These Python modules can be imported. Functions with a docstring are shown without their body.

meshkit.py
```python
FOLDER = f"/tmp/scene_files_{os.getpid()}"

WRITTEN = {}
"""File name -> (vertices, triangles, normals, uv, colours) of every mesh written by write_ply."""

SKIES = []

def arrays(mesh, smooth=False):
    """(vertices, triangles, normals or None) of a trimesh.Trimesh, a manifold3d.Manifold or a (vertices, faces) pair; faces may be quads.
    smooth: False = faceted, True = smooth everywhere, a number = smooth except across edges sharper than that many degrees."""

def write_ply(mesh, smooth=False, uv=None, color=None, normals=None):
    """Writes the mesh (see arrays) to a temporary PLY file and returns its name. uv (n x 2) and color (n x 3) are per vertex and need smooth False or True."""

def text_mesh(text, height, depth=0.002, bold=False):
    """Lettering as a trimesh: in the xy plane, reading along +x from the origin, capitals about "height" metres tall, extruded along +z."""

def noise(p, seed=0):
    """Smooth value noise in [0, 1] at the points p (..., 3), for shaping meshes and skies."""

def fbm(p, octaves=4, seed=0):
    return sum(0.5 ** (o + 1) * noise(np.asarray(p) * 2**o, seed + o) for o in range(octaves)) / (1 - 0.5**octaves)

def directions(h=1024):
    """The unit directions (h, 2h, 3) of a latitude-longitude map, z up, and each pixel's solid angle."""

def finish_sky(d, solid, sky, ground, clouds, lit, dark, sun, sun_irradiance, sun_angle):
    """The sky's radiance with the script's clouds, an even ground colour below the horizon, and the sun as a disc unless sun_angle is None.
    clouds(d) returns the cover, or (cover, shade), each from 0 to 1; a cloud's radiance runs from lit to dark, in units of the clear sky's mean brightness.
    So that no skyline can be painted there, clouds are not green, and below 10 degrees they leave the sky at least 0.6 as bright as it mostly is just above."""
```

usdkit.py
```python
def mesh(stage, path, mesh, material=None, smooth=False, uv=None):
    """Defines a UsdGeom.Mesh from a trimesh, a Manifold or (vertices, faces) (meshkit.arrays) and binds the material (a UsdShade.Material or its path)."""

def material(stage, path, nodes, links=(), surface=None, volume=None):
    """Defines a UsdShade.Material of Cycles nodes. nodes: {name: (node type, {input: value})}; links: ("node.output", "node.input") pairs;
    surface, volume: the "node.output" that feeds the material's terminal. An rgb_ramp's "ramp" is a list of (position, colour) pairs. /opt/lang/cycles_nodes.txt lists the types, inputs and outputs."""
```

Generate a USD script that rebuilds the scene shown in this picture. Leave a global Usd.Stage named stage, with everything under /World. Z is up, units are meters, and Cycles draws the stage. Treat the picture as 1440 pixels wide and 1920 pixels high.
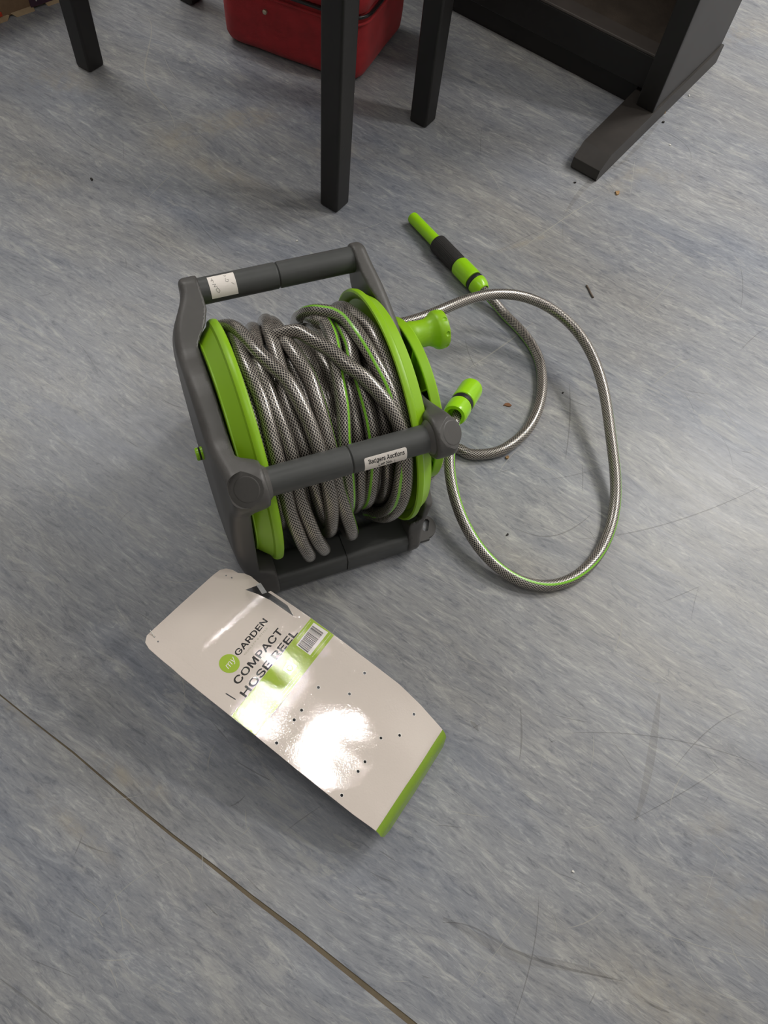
import math
import numpy as np
import trimesh
import manifold3d as m3
import shapely
from shapely.geometry import Polygon, Point, box as sbox, LineString
from shapely.ops import unary_union
from scipy.interpolate import PchipInterpolator, CubicSpline
import usdkit
import meshkit
from pxr import Usd, UsdGeom, UsdLux, UsdShade, Gf, Sdf, Vt

stage = Usd.Stage.CreateInMemory()
UsdGeom.SetStageUpAxis(stage, UsdGeom.Tokens.z)
UsdGeom.SetStageMetersPerUnit(stage, 1.0)
world = UsdGeom.Xform.Define(stage, '/World')
stage.SetDefaultPrim(world.GetPrim())
S = 1.2            # the layout below is measured in units of 1.2 m

# ------------------------------------------------------------------ camera
PITCH, ROLL, CAMH, FPX = 1.07676, 0.17183, 0.83044, 1444.0
F = np.array([0, math.cos(PITCH), -math.sin(PITCH)])
_X0 = np.array([1.0, 0, 0])
_U0 = np.cross(_X0, F)
X = math.cos(ROLL) * _X0 + math.sin(ROLL) * _U0
U = -math.sin(ROLL) * _X0 + math.cos(ROLL) * _U0
C = np.array([0, 0, CAMH])
cam = UsdGeom.Camera.Define(stage, '/World/camera')
cam.AddTransformOp().Set(Gf.Matrix4d(*X, 0, *U, 0, *(-F), 0, *(C * S), 1))
cam.CreateHorizontalApertureAttr(36.0)
cam.CreateVerticalApertureAttr(48.0)
cam.CreateFocalLengthAttr(36.0 * FPX / 1440)
cam.CreateClippingRangeAttr(Gf.Vec2f(0.01, 100))
cam.CreateExposureAttr(0.0)

# ------------------------------------------------------------------ light: ceiling panels of the room
CEIL = 2.6
def panel(name, x, y, w, h, nits, col=(1.0, 0.975, 0.94)):
    l = UsdLux.RectLight.Define(stage, '/World/' + name)
    l.AddTranslateOp().Set(Gf.Vec3d(x, y, CEIL - 0.02))
    l.CreateWidthAttr(w)
    l.CreateHeightAttr(h)
    l.CreateIntensityAttr(nits)
    l.CreateColorAttr(Gf.Vec3f(*col))
panel('ceiling_light', 2.12, 1.27, 0.20, 0.10, 260.0)
panel('ceiling_light_004', 1.46, 1.42, 0.11, 0.10, 280.0)
panel('ceiling_light_005', 1.85, 2.42, 1.0, 0.5, 35.0)
panel('ceiling_light_001', -0.2, 0.25, 1.2, 0.6, 2.8)
panel('ceiling_light_002', -1.65, 2.15, 1.1, 0.6, 13.0)
panel('ceiling_light_003', 1.4, -0.9, 1.2, 0.6, 2.5)

# ------------------------------------------------------------------ materials
def mat(name, nodes, links=(), surface='p.BSDF'):
    return usdkit.material(stage, '/World/Looks/' + name, nodes, links, surface=surface)
def plain(name, col, rough=0.5, bump=0.0, scale=600, var=0.0, **kw):
    nodes = {'p': ('principled_bsdf', dict(base_color=col, roughness=rough, **kw))}
    links = []
    if bump or var:
        nodes['g'] = ('geometry', {})
        nodes['n'] = ('noise_texture', {'scale': scale, 'detail': 4.0, 'roughness': 0.6})
        links.append(('g.position', 'n.vector'))
    if bump:
        nodes['b'] = ('bump', {'strength': bump, 'distance': 0.001})
        links += [('n.fac', 'b.height'), ('b.normal', 'p.normal')]
    if var:
        nodes['n2'] = ('noise_texture', {'scale': 14.0, 'detail': 6.0, 'roughness': 0.65})
        nodes['r'] = ('rgb_ramp', {'ramp': [(0.3, tuple(c * (1 - var) for c in col)), (0.7, tuple(min(1, c * (1 + var)) for c in col))]})
        links += [('g.position', 'n2.vector'), ('n2.fac', 'r.fac'), ('r.color', 'p.base_color')]
    return mat(name, nodes, links)
M = {}
M['grey'] = plain('grey_plastic', (0.080, 0.076, 0.072), 0.42, 0.12, 900, 0.12)
M['bargrey'] = plain('bar_plastic', (0.063, 0.065, 0.063), 0.42, 0.12, 900, 0.12)
M['green'] = plain('green_plastic', (0.27, 0.52, 0.010), 0.36, 0.06, 700)
M['lime'] = plain('lime_plastic', (0.33, 0.68, 0.012), 0.24)
M['black'] = plain('black_rubber', (0.012, 0.011, 0.012), 0.45)
M['grip'] = plain('grip_rubber', (0.020, 0.018, 0.017), 0.6, 0.3, 1500)
M['darkwood'] = plain('dark_wood', (0.0078, 0.0066, 0.0060), 0.45, 0.25, 260, 0.25)
M['tablewood'] = plain('table_wood', (0.026, 0.022, 0.019), 0.46, 0.25, 300, 0.25)
M['panelwood'] = plain('panel_laminate', (0.040, 0.038, 0.038), 0.5, 0.1, 400, 0.1)
M['shelf'] = plain('shelf_board', (0.078, 0.060, 0.046), 0.6, 0.5, 300, 0.3)
M['railcap'] = plain('rail_edge', (0.085, 0.072, 0.064), 0.5, 0.2, 400, 0.15)
M['sticker'] = plain('sticker_paper', (0.86, 0.80, 0.74), 0.55)
M['ink'] = plain('ink', (0.015, 0.014, 0.014), 0.4)
M['pencil'] = plain('pencil', (0.10, 0.09, 0.085), 0.6)
M['redcloth'] = None
M['zip'] = plain('zip_black', (0.012, 0.010, 0.010), 0.3)
M['rivet'] = plain('rivet_metal', (0.55, 0.48, 0.36), 0.4, metallic=0.8)
M['cardbox'] = plain('cardboard', (0.20, 0.125, 0.07), 0.8, 0.4, 300, 0.25)
M['tape'] = plain('brown_tape', (0.36, 0.26, 0.15), 0.45, 0.2, 300, 0.2)
M['purple'] = plain('purple_print', (0.055, 0.022, 0.045), 0.6)
M['redprint'] = plain('red_print', (0.55, 0.05, 0.02), 0.6)
M['white'] = plain('white_print', (0.80, 0.76, 0.70), 0.5)
M['leaf'] = plain('dry_leaf', (0.20, 0.085, 0.035), 0.8, 0.4, 900, 0.3)
M['chip'] = plain('wood_chip', (0.33, 0.20, 0.09), 0.8, 0.4, 900, 0.3)
M['grit'] = plain('dark_grit', (0.02, 0.018, 0.016), 0.8)
M['speck'] = plain('white_speck', (0.75, 0.73, 0.68), 0.7)
M['twig'] = plain('twig_brown', (0.16, 0.125, 0.10), 0.8)
M['wall'] = plain('wall_paint', (0.66, 0.65, 0.63), 0.8)
M['ceil'] = plain('ceiling_paint', (0.75, 0.75, 0.74), 0.9)

# red woven cloth
M['redcloth'] = mat('red_cloth', {
    'g': ('geometry', {}), 'n': ('noise_texture', {'scale': 900.0, 'detail': 2.0}), 'n2': ('noise_texture', {'scale': 22.0, 'detail': 6.0, 'roughness': 0.7}),
    'r': ('rgb_ramp', {'ramp': [(0.25, (0.24, 0.008, 0.010)), (0.6, (0.40, 0.013, 0.018)), (0.8, (0.45, 0.020, 0.024))]}),
    'b': ('bump', {'strength': 0.5, 'distance': 0.0015}), 'p': ('principled_bsdf', {'roughness': 0.75, 'sheen_weight': 0.1})},
    [('g.position', 'n.vector'), ('g.position', 'n2.vector'), ('n2.fac', 'r.fac'), ('r.color', 'p.base_color'), ('n.fac', 'b.height'), ('b.normal', 'p.normal')])

# glossy printed card
def cardmat(name, col):
    return mat(name, {
        'g': ('geometry', {}), 'n': ('noise_texture', {'scale': 420.0, 'detail': 3.0, 'roughness': 0.6}), 'n1': ('noise_texture', {'scale': 24.0, 'detail': 3.0, 'roughness': 0.5}),
        'mx': ('math', {'math_type': 'multiply_add', 'value2': 2.5}),
        'b': ('bump', {'strength': 0.12, 'distance': 0.0008}),
        'p': ('principled_bsdf', {'base_color': col, 'roughness': 0.6, 'specular_ior_level': 0.15, 'coat_weight': 1.0, 'coat_roughness': 0.025, 'coat_ior': 1.5})},
        [('g.position', 'n.vector'), ('g.position', 'n1.vector'), ('n1.fac', 'mx.value1'), ('n.fac', 'mx.value3'), ('mx.value', 'b.height'), ('b.normal', 'p.normal'), ('b.normal', 'p.coat_normal')])
M['card'] = cardmat('card_print', (0.64, 0.565, 0.505))
M['cardgreen'] = cardmat('card_green', (0.33, 0.47, 0.035))
M['cardgreend'] = cardmat('card_green_border', (0.22, 0.36, 0.02))
M['cardink'] = cardmat('card_ink', (0.018, 0.016, 0.016))
M['cardpale'] = cardmat('card_pale_ink', (0.42, 0.40, 0.30))
M['cardwhite'] = cardmat('card_white', (0.80, 0.76, 0.72))
M['cardlight'] = cardmat('card_light_ink', (0.58, 0.66, 0.30))

# braided clear hose: u = length / circumference, v = turn around the tube, stripe at v = 0
def _h():
    N = 11.5
    nodes = {'uv': ('uvmap', {'attribute': 'st'}), 'x': ('separate_xyz', {}), 'p': ('principled_bsdf', {'roughness': 0.3, 'coat_weight': 0.65, 'coat_roughness': 0.16, 'coat_ior': 1.5})}
    links = [('uv.UV', 'x.vector')]
    for k, sg in (('a', 1.3), ('c', -1.3)):
        nodes['m' + k] = ('math', {'math_type': 'multiply_add', 'value2': sg * 15 / 11.5 / 1.3})
        nodes['s' + k] = ('math', {'math_type': 'multiply', 'value2': N})
        nodes['f' + k] = ('math', {'math_type': 'pingpong', 'value2': 0.5})
        nodes['t' + k] = ('map_range', {'range_type': 'smoothstep', 'from_min': 0.345, 'from_max': 0.42, 'to_min': 0.0, 'to_max': 1.0})
        links += [('x.y', f'm{k}.value1'), ('x.x', f'm{k}.value3'), (f'm{k}.value', f's{k}.value1'), (f's{k}.value', f'f{k}.value1'), (f'f{k}.value', f't{k}.value')]
    nodes['mx'] = ('math', {'math_type': 'maximum'})
    nodes['c'] = ('mix', {'color1': (0.014, 0.012, 0.011), 'color2': (0.53, 0.48, 0.42)})
    nodes['w'] = ('math', {'math_type': 'pingpong', 'value2': 0.5})
    nodes['st'] = ('map_range', {'range_type': 'smoothstep', 'from_min': 0.026, 'from_max': 0.036, 'to_min': 1.0, 'to_max': 0.0})
    nodes['c2'] = ('mix', {'color2': (0.22, 0.56, 0.03)})
    nodes['b'] = ('bump', {'strength': 0.15, 'distance': 0.0006})
    nodes['mt'] = ('math', {'math_type': 'multiply', 'value2': 0.55})
    nodes['ms'] = ('math', {'math_type': 'subtract', 'value1': 1.0})
    nodes['mm'] = ('math', {'math_type': 'multiply'})
    links += [('ta.result', 'mx.value1'), ('tc.result', 'mx.value2'), ('mx.value', 'c.fac'), ('x.y', 'w.value1'), ('w.value', 'st.value'), ('st.result', 'c2.fac'), ('c.color', 'c2.color1'), ('c2.color', 'p.base_color'),
              ('mx.value', 'b.height'), ('b.normal', 'p.normal'), ('mx.value', 'mt.value1'), ('st.result', 'ms.value2'), ('mt.value', 'mm.value1'), ('ms.value', 'mm.value2'), ('mm.value', 'p.metallic')]
    return mat('braided_hose', nodes, links)
M['hose'] = _h()

# vinyl floor: streaky blue-grey marbling that runs along the seam, yellowed patches, fine scuffs
GRAIN = math.radians(25.5)
def _floor():
    nodes, links = {}, []
    nodes['g'] = ('geometry', {})
    nodes['rot'] = ('mapping', {'rotation': (0, 0, GRAIN)})
    nodes['wn'] = ('noise_texture', {'scale': 3.0, 'detail': 1.5, 'roughness': 0.5})
    nodes['ws'] = ('vector_math', {'math_type': 'subtract', 'vector2': (0.5, 0.5, 0.5)})
    nodes['wa'] = ('vector_math', {'math_type': 'multiply_add', 'vector2': (0.14, 0.05, 0.0)})
    links += [('g.position', 'rot.vector'), ('rot.vector', 'wn.vector'), ('wn.color', 'ws.vector1'), ('ws.vector', 'wa.vector1'), ('rot.vector', 'wa.vector3')]
    def streak(k, sx, sy, detail, rough, off=0.0, dist=0.0):
        nodes['m' + k] = ('mapping', {'scale': (sx, sy, 1.0), 'location': (off, off * 0.7, 0)})
        nodes['n' + k] = ('noise_texture', {'scale': 1.0, 'detail': detail, 'roughness': rough, 'distortion': dist})
        links.extend([('wa.vector', f'm{k}.vector'), (f'm{k}.vector', f'n{k}.vector')])
    streak('A', 2.6, 13.0, 6.0, 0.60, 3.1, 0.3)
    streak('B', 42.0, 200.0, 6.0, 0.75, 7.7, 0.8)
    streak('C', 1.6, 4.2, 3.0, 0.55, 1.3)
    streak('D', 8.0, 34.0, 12.0, 0.74, 11.9, 1.0)
    streak('G', 17.0, 76.0, 10.0, 0.74, 23.0, 1.2)
    nodes['rC'] = ('rgb_ramp', {'ramp': [(0.30, (0.240, 0.257, 0.292)), (0.5, (0.274, 0.281, 0.296)), (0.70, (0.296, 0.289, 0.276))]})
    links.append(('nC.fac', 'rC.fac'))
    nodes['rA'] = ('rgb_ramp', {'ramp': [(0.30, (0.78, 0.80, 0.85)), (0.45, (0.96, 0.965, 0.975)), (0.56, (1.03, 1.025, 1.01)), (0.70, (1.16, 1.145, 1.10))]})
    nodes['xA'] = ('mix', {'mix_type': 'multiply', 'fac': 1.0})
    links += [('nA.fac', 'rA.fac'), ('rC.color', 'xA.color1'), ('rA.color', 'xA.color2')]
    nodes['rB'] = ('rgb_ramp', {'ramp': [(0.34, (0.66, 0.67, 0.70)), (0.44, (0.92, 0.925, 0.935)), (0.55, (1.03, 1.03, 1.02)), (0.66, (1.27, 1.26, 1.22))]})
    nodes['xB'] = ('mix', {'mix_type': 'multiply', 'fac': 1.0})
    links += [('nB.fac', 'rB.fac'), ('xA.color', 'xB.color1'), ('rB.color', 'xB.color2')]
    # pale flakes with ragged edges, and slate-blue ones between them
    nodes['rD'] = ('rgb_ramp', {'ramp': [(0.55, (0, 0, 0)), (0.585, (0.55, 0.55, 0.55)), (0.68, (1, 1, 1))]})
    nodes['xD'] = ('mix', {'color2': (0.47, 0.465, 0.435)})
    nodes['sD'] = ('math', {'math_type': 'multiply', 'value2': 0.48})
    links += [('nD.fac', 'rD.fac'), ('rD.color', 'sD.value1'), ('sD.value', 'xD.fac'), ('xB.color', 'xD.color1')]
    nodes['rD2'] = ('rgb_ramp', {'ramp': [(0.30, (1, 1, 1)), (0.41, (0.5, 0.5, 0.5)), (0.445, (0, 0, 0))]})
    nodes['sD2'] = ('math', {'math_type': 'multiply', 'value2': 0.42})
    nodes['xD2'] = ('mix', {'color2': (0.150, 0.165, 0.205)})
    links += [('nD.fac', 'rD2.fac'), ('rD2.color', 'sD2.value1'), ('sD2.value', 'xD2.fac'), ('xD.color', 'xD2.color1')]
    nodes['rE'] = ('rgb_ramp', {'ramp': [(0.36, (0.72, 0.73, 0.76)), (0.45, (0.95, 0.95, 0.96)), (0.55, (1.0, 1.0, 1.0)), (0.60, (1.20, 1.19, 1.165)), (0.68, (1.36, 1.345, 1.29))]})
    nodes['xE'] = ('mix', {'mix_type': 'multiply', 'fac': 1.0})
    links += [('nG.fac', 'rE.fac'), ('xD2.color', 'xE.color1'), ('rE.color', 'xE.color2')]
    # thin dark veins that wander along the grain
    streak('H', 3.2, 24.0, 3.0, 0.55, 31.0, 1.8)
    nodes['hs'] = ('math', {'math_type': 'subtract', 'value2': 0.5})
    nodes['ha'] = ('math', {'math_type': 'absolute'})
    nodes['hr'] = ('map_range', {'range_type': 'smoothstep', 'from_min': 0.002, 'from_max': 0.011, 'to_min': 0.34, 'to_max': 0.0})
    nodes['hm'] = ('math', {'math_type': 'multiply'})
    nodes['hb'] = ('map_range', {'range_type': 'smoothstep', 'from_min': 0.45, 'from_max': 0.60, 'to_min': 0.0, 'to_max': 1.0})
    nodes['xH'] = ('mix', {'color2': (0.11, 0.12, 0.145)})
    links += [('nH.fac', 'hs.value1'), ('hs.value', 'ha.value1'), ('ha.value', 'hr.value'), ('hr.result', 'hm.value1'), ('nC.fac', 'hb.value'), ('hb.result', 'hm.value2'), ('hm.value', 'xH.fac'), ('xE.color', 'xH.color1')]
    last = 'xH.color'
    # yellowed stains where they lie on the floor (x, y, long, short, turn, strength), in metres
    nodes['gn'] = ('noise_texture', {'scale': 34.0, 'detail': 8.0, 'roughness': 0.75})
    links.append(('g.position', 'gn.vector'))
    for i, (x, y, a, b, t, s) in enumerate(STAINS):
        nodes[f'k{i}'] = ('mapping', {'mapping_type': 'texture', 'location': (x, y, 0), 'rotation': (0, 0, t), 'scale': (a, b, 1.0)})
        nodes[f'l{i}'] = ('vector_math', {'math_type': 'length'})
        nodes[f'r{i}'] = ('map_range', {'range_type': 'smoothstep', 'from_min': 0.15, 'from_max': 1.0, 'to_min': s, 'to_max': 0.0})
        nodes[f'h{i}'] = ('map_range', {'range_type': 'smoothstep', 'from_min': 0.36, 'from_max': 0.62, 'to_min': 0.0, 'to_max': 1.0})
        nodes[f'q{i}'] = ('math', {'math_type': 'multiply'})
        nodes[f'z{i}'] = ('mix', {'color2': (0.37, 0.325, 0.245)})
        links += [('g.position', f'k{i}.vector'), (f'k{i}.vector', f'l{i}.vector1'), (f'l{i}.value', f'r{i}.value'), ('gn.fac', f'h{i}.value'), (f'r{i}.result', f'q{i}.value1'), (f'h{i}.result', f'q{i}.value2'), (f'q{i}.value', f'z{i}.fac'), (last, f'z{i}.color1')]
        last = f'z{i}.color'
    nodes['b'] = ('bump', {'strength': 0.12, 'distance': 0.0008})
    nodes['rr'] = ('map_range', {'from_min': 0.3, 'from_max': 0.7, 'to_min': 0.30, 'to_max': 0.42})
    nodes['p'] = ('principled_bsdf', {'roughness': 0.42, 'specular_ior_level': 0.4})
    links += [(last, 'p.base_color'), ('nB.fac', 'b.height'), ('b.normal', 'p.normal'), ('nD.fac', 'rr.value'), ('rr.result', 'p.roughness')]
    return mat('vinyl_floor', nodes, links)

def trans(name, col, alpha):
    return mat(name, {'d': ('principled_bsdf', {'base_color': col, 'roughness': 0.5}), 't': ('transparent_bsdf', {}), 'm': ('mix_closure', {'fac': alpha})},
               [('t.BSDF', 'm.closure1'), ('d.BSDF', 'm.closure2')], surface='m.closure')
M['scuffd'] = trans('dark_scuff', (0.06, 0.052, 0.042), 0.17)
M['scuffl'] = trans('pale_scratch', (0.62, 0.60, 0.54), 0.30)
M['scuffy'] = trans('brown_smear', (0.17, 0.14, 0.10), 0.11)
M['clear'] = trans('clear_plastic', (0.6, 0.6, 0.6), 0.45)
M['weld'] = plain('seam_weld', (0.125, 0.095, 0.055), 0.55, 0.5, 900, 0.3)

# ------------------------------------------------------------------ helpers
def ray(px, py):
    return F + X * (px - 720) / FPX - U * (py - 960) / FPX
def W(px, py, z=0.0):
    d = ray(px, py)
    return C + d * ((z - C[2]) / d[2])
used = {}
def numbered(path):
    k = used.get(path, -1) + 1
    used[path] = k
    return path if k == 0 else f'{path}_{k:03d}'
BASE = {}
def thing(name, base, label=None, cat=None, group=None, kind=None):
    x = UsdGeom.Xform.Define(stage, numbered('/World/' + name))
    base = np.asarray(base, float)
    x.AddTranslateOp().Set(Gf.Vec3d(*(base * S)))
    p = x.GetPrim()
    BASE[str(p.GetPath())] = base
    for k, v in (('label', label), ('category', cat), ('group', group), ('kind', kind)):
        if v:
            p.SetCustomDataByKey(k, v)
    return p
def vf(mesh):
    if hasattr(mesh, 'to_mesh'):
        q = mesh.to_mesh()
        return np.asarray(q.vert_properties[:, :3], float), np.asarray(q.tri_verts, int)
    if isinstance(mesh, tuple):
        return np.asarray(mesh[0], float), np.asarray(mesh[1], int)
    return np.asarray(mesh.vertices, float), np.asarray(mesh.faces, int)
def obj(name, mesh, material, parent, smooth=30, label=None, kind=None, uv=None):
    """One Mesh prim from a mesh in layout units, under parent."""
    v, f = vf(mesh)
    pp = str(parent.GetPath())
    base = BASE[pp]
    path = numbered(pp + '/' + name)
    BASE[path] = base
    m = usdkit.mesh(stage, path, ((v - base) * S, f), M[material] if isinstance(material, str) else material, smooth=smooth, uv=uv)
    p = m.GetPrim()
    if label:
        p.SetCustomDataByKey('label', label)
    if kind:
        p.SetCustomDataByKey('kind', kind)
    return p
def cat_(ms):
    vs, fs, n = [], [], 0
    for m_ in ms:
        v, f = vf(m_)
        if f.shape[1] == 4:
            f = np.vstack([f[:, [0, 1, 2]], f[:, [0, 2, 3]]])
        vs.append(v); fs.append(f + n); n += len(v)
    return np.vstack(vs), np.vstack(fs)
def xf(mesh, o, ex, ey, ez):
    v, f = vf(mesh)
    return np.asarray(o) + v[:, :1] * ex + v[:, 1:2] * ey + v[:, 2:3] * ez, f
def basis(d, up=(0, 0, 1)):
    d = np.asarray(d, float); d = d / np.linalg.norm(d)
    x = np.cross(up, d)
    if np.linalg.norm(x) < 1e-6:
        x = np.array([1.0, 0, 0])
    x = x / np.linalg.norm(x)
    return x, np.cross(d, x), d
def lathe(profile, n=48):
    """Closed solid of revolution about +z from (r, z) pairs."""
    pr = np.asarray(profile, float)
    v, f = [], []
    t = np.linspace(0, 2 * np.pi, n, endpoint=False)
    for r, z in pr:
        v.append(np.stack([r * np.cos(t), r * np.sin(t), np.full(n, z)], 1))
    v = np.vstack(v)
    for i in range(len(pr) - 1):
        for j in range(n):
            a, b = i * n + j, i * n + (j + 1) % n
            c, d = a + n, b + n
            f += [(a, b, d), (a, d, c)]
    if np.all(pr[0] == pr[-1]):
        return v, np.array(f)
    k = len(v)
    v = np.vstack([v, [[0, 0, pr[0][1]], [0, 0, pr[-1][1]]]])
    for j in range(n):
        f += [(k, (j + 1) % n, j), (k + 1, (len(pr) - 1) * n + j, (len(pr) - 1) * n + (j + 1) % n)]
    return v, np.array(f)
def rbox(lo, hi, r=0.004, seg=3):
    lo, hi = np.asarray(lo, float), np.asarray(hi, float)
    r = min(r, *((hi - lo) / 2 * 0.98))
    s = m3.Manifold.sphere(r, 4 * seg)
    return m3.Manifold.batch_hull([s.translate([float(c) for c in p]) for p in [[(lo[i] + r, hi[i] - r)[(k >> i) & 1] for i in range(3)] for k in range(8)]])
def cs(poly):
    polys = getattr(poly, 'geoms', [poly])
    rings = []
    for p in polys:
        if p.is_empty or p.geom_type != 'Polygon':
            continue
        rings.append(np.asarray(shapely.geometry.polygon.orient(p).exterior.coords)[:-1])
        rings += [np.asarray(h.coords)[:-1] for h in shapely.geometry.polygon.orient(p).interiors]
    return m3.CrossSection(rings, m3.FillRule.EvenOdd)
def sweep(path, r, n, normal, phi0, vper=None):
    """Tube along path (k,3) with reference normals (k,3); uv: u = length / circumference, v = angle / turn measured from phi0 (k)."""
    path = np.asarray(path, float)
    T = np.gradient(path, axis=0)
    T /= np.linalg.norm(T, axis=1, keepdims=True)
    N = np.asarray(normal, float)
    N = N - (N * T).sum(1, keepdims=True) * T
    N /= np.linalg.norm(N, axis=1, keepdims=True)
    B = np.cross(T, N)
    ph = np.linspace(0, 2 * np.pi, n + 1)
    ring = np.cos(ph)[None, :, None] * N[:, None] + np.sin(ph)[None, :, None] * B[:, None]
    v = (path[:, None] + r * ring).reshape(-1, 3)
    s = np.r_[0, np.cumsum(np.linalg.norm(np.diff(path, axis=0), axis=1))] / (2 * np.pi * r)
    uv = np.stack([np.repeat(s[:, None], n + 1, 1), (ph[None] - np.asarray(phi0)[:, None]) / (2 * np.pi)], -1).reshape(-1, 2)
    i, j = np.meshgrid(np.arange(len(path) - 1), np.arange(n), indexing='ij')
    a = i * (n + 1) + j
    q = np.stack([a, a + 1, a + n + 2, a + n + 1], -1).reshape(-1, 4)
    f = np.vstack([q[:, [0, 1, 2]], q[:, [0, 2, 3]]])
    f = f[:, ::-1] if np.dot(np.cross(N[0], B[0]), T[0]) < 0 else f
    return v, f, uv, ring.reshape(-1, 3)
def tube_obj(name, sw, material, parent, label=None):
    v, f, uv, nrm = sw
    p = obj(name, (v, f), material, parent, smooth=False, uv=uv, label=label)
    m = UsdGeom.Mesh(p)
    m.CreateNormalsAttr(Vt.Vec3fArray.FromNumpy(nrm.astype(np.float32)))
    m.SetNormalsInterpolation('vertex')
    return p
def resample(pts, step):
    pts = np.asarray(pts, float)
    d = np.r_[0, np.cumsum(np.linalg.norm(np.diff(pts, axis=0), axis=1) ** 0.5)]
    c = CubicSpline(d, pts)
    q = c(np.linspace(0, d[-1], 3000))
    L = np.r_[0, np.cumsum(np.linalg.norm(np.diff(q, axis=0), axis=1))]
    k = max(4, int(L[-1] / step))
    t = np.interp(np.linspace(0, L[-1], k), L, np.linspace(0, d[-1], 3000))
    return c(t), t / d[-1]

# stains: (x, y, half length, half width, turn, strength) in metres
STAINS = []
for px, py, a, b, t, s in ((440, 225, .16, .05, .55, .75), (330, 260, .09, .05, .3, .55), (640, 285, .10, .05, 0.2, .4), (420, 325, .12, .04, -.3, .55), (215, 1445, .055, .014, -.45, .9), (290, 1480, .03, .016, -.4, .7), (140, 1550, .10, .013, -.5, .6), (30, 1340, .05, .012, -.5, .6),
                          (120, 150, .14, .07, .2, .45), (1180, 335, .12, .03, .9, .5), (1260, 330, .08, .04, 0.2, .35), (985, 455, .13, .008, .62, .55), (1250, 1880, .12, .05, -.2, .4), (1400, 1700, .12, .06, 0, .4), (880, 680, .08, .02, .5, .3), (1330, 1560, .05, .04, 0, .35), (60, 330, .1, .04, -.2, .4), (1400, 60, .2, .07, .5, .45)):
    w = W(px, py) * S
    STAINS.append((w[0], w[1], a, b, t, s * .68))
M['floor'] = _floor()
# ================================================================== the room
x0, x1, y0, y1 = -2.3, 2.3, -1.9, 3.0
fl = thing('floor', (0, 0, 0), label='streaky blue-grey vinyl floor with a brown seam at lower left', kind='structure')
seam_px = [(-260, 1098), (0, 1303), (46, 1340), (92, 1376), (136, 1410), (200, 1465), (262, 1517), (325, 1568), (400, 1625), (470, 1681), (560, 1749), (640, 1813), (720, 1877), (775, 1921), (1000, 2105)]
sp = np.array([W(*p)[:2] for p in seam_px])
d0, d1 = sp[1] - sp[0], sp[-1] - sp[-2]
sp = np.vstack([sp[0] - d0 / np.linalg.norm(d0) * 2.4, sp, sp[-1] + d1 / np.linalg.norm(d1) * 2.6])
wid = np.array([.0012, .0012, .0014, .0014, .0016, .0018, .0020, .0024, .0028, .0034, .0040, .0044, .0048, .0050, .0052, .0054, .0056])[:, None]
nrm = np.gradient(sp, axis=0); nrm = np.stack([-nrm[:, 1], nrm[:, 0]], 1); nrm /= np.linalg.norm(nrm, axis=1, keepdims=True)
rng = np.random.RandomState(3)
upe, loe = sp + nrm * wid * 0.5, sp - nrm * wid * 0.5
room = sbox(x0, y0, x1, y1)
up_poly = Polygon(np.vstack([upe, [[9, 9], [-9, 9]]])).buffer(0).intersection(room)
lo_poly = Polygon(np.vstack([loe, [[9, -9], [-9, -9]]])).buffer(0).intersection(room)
seam_poly = Polygon(np.vstack([upe, loe[::-1]])).buffer(0).intersection(room)
def slab(poly, z, t):
    return cs(poly).extrude(t).translate([0, 0, z - t])
obj('vinyl_sheet', slab(up_poly, 0, 0.004), 'floor', fl, smooth=False)
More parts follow.
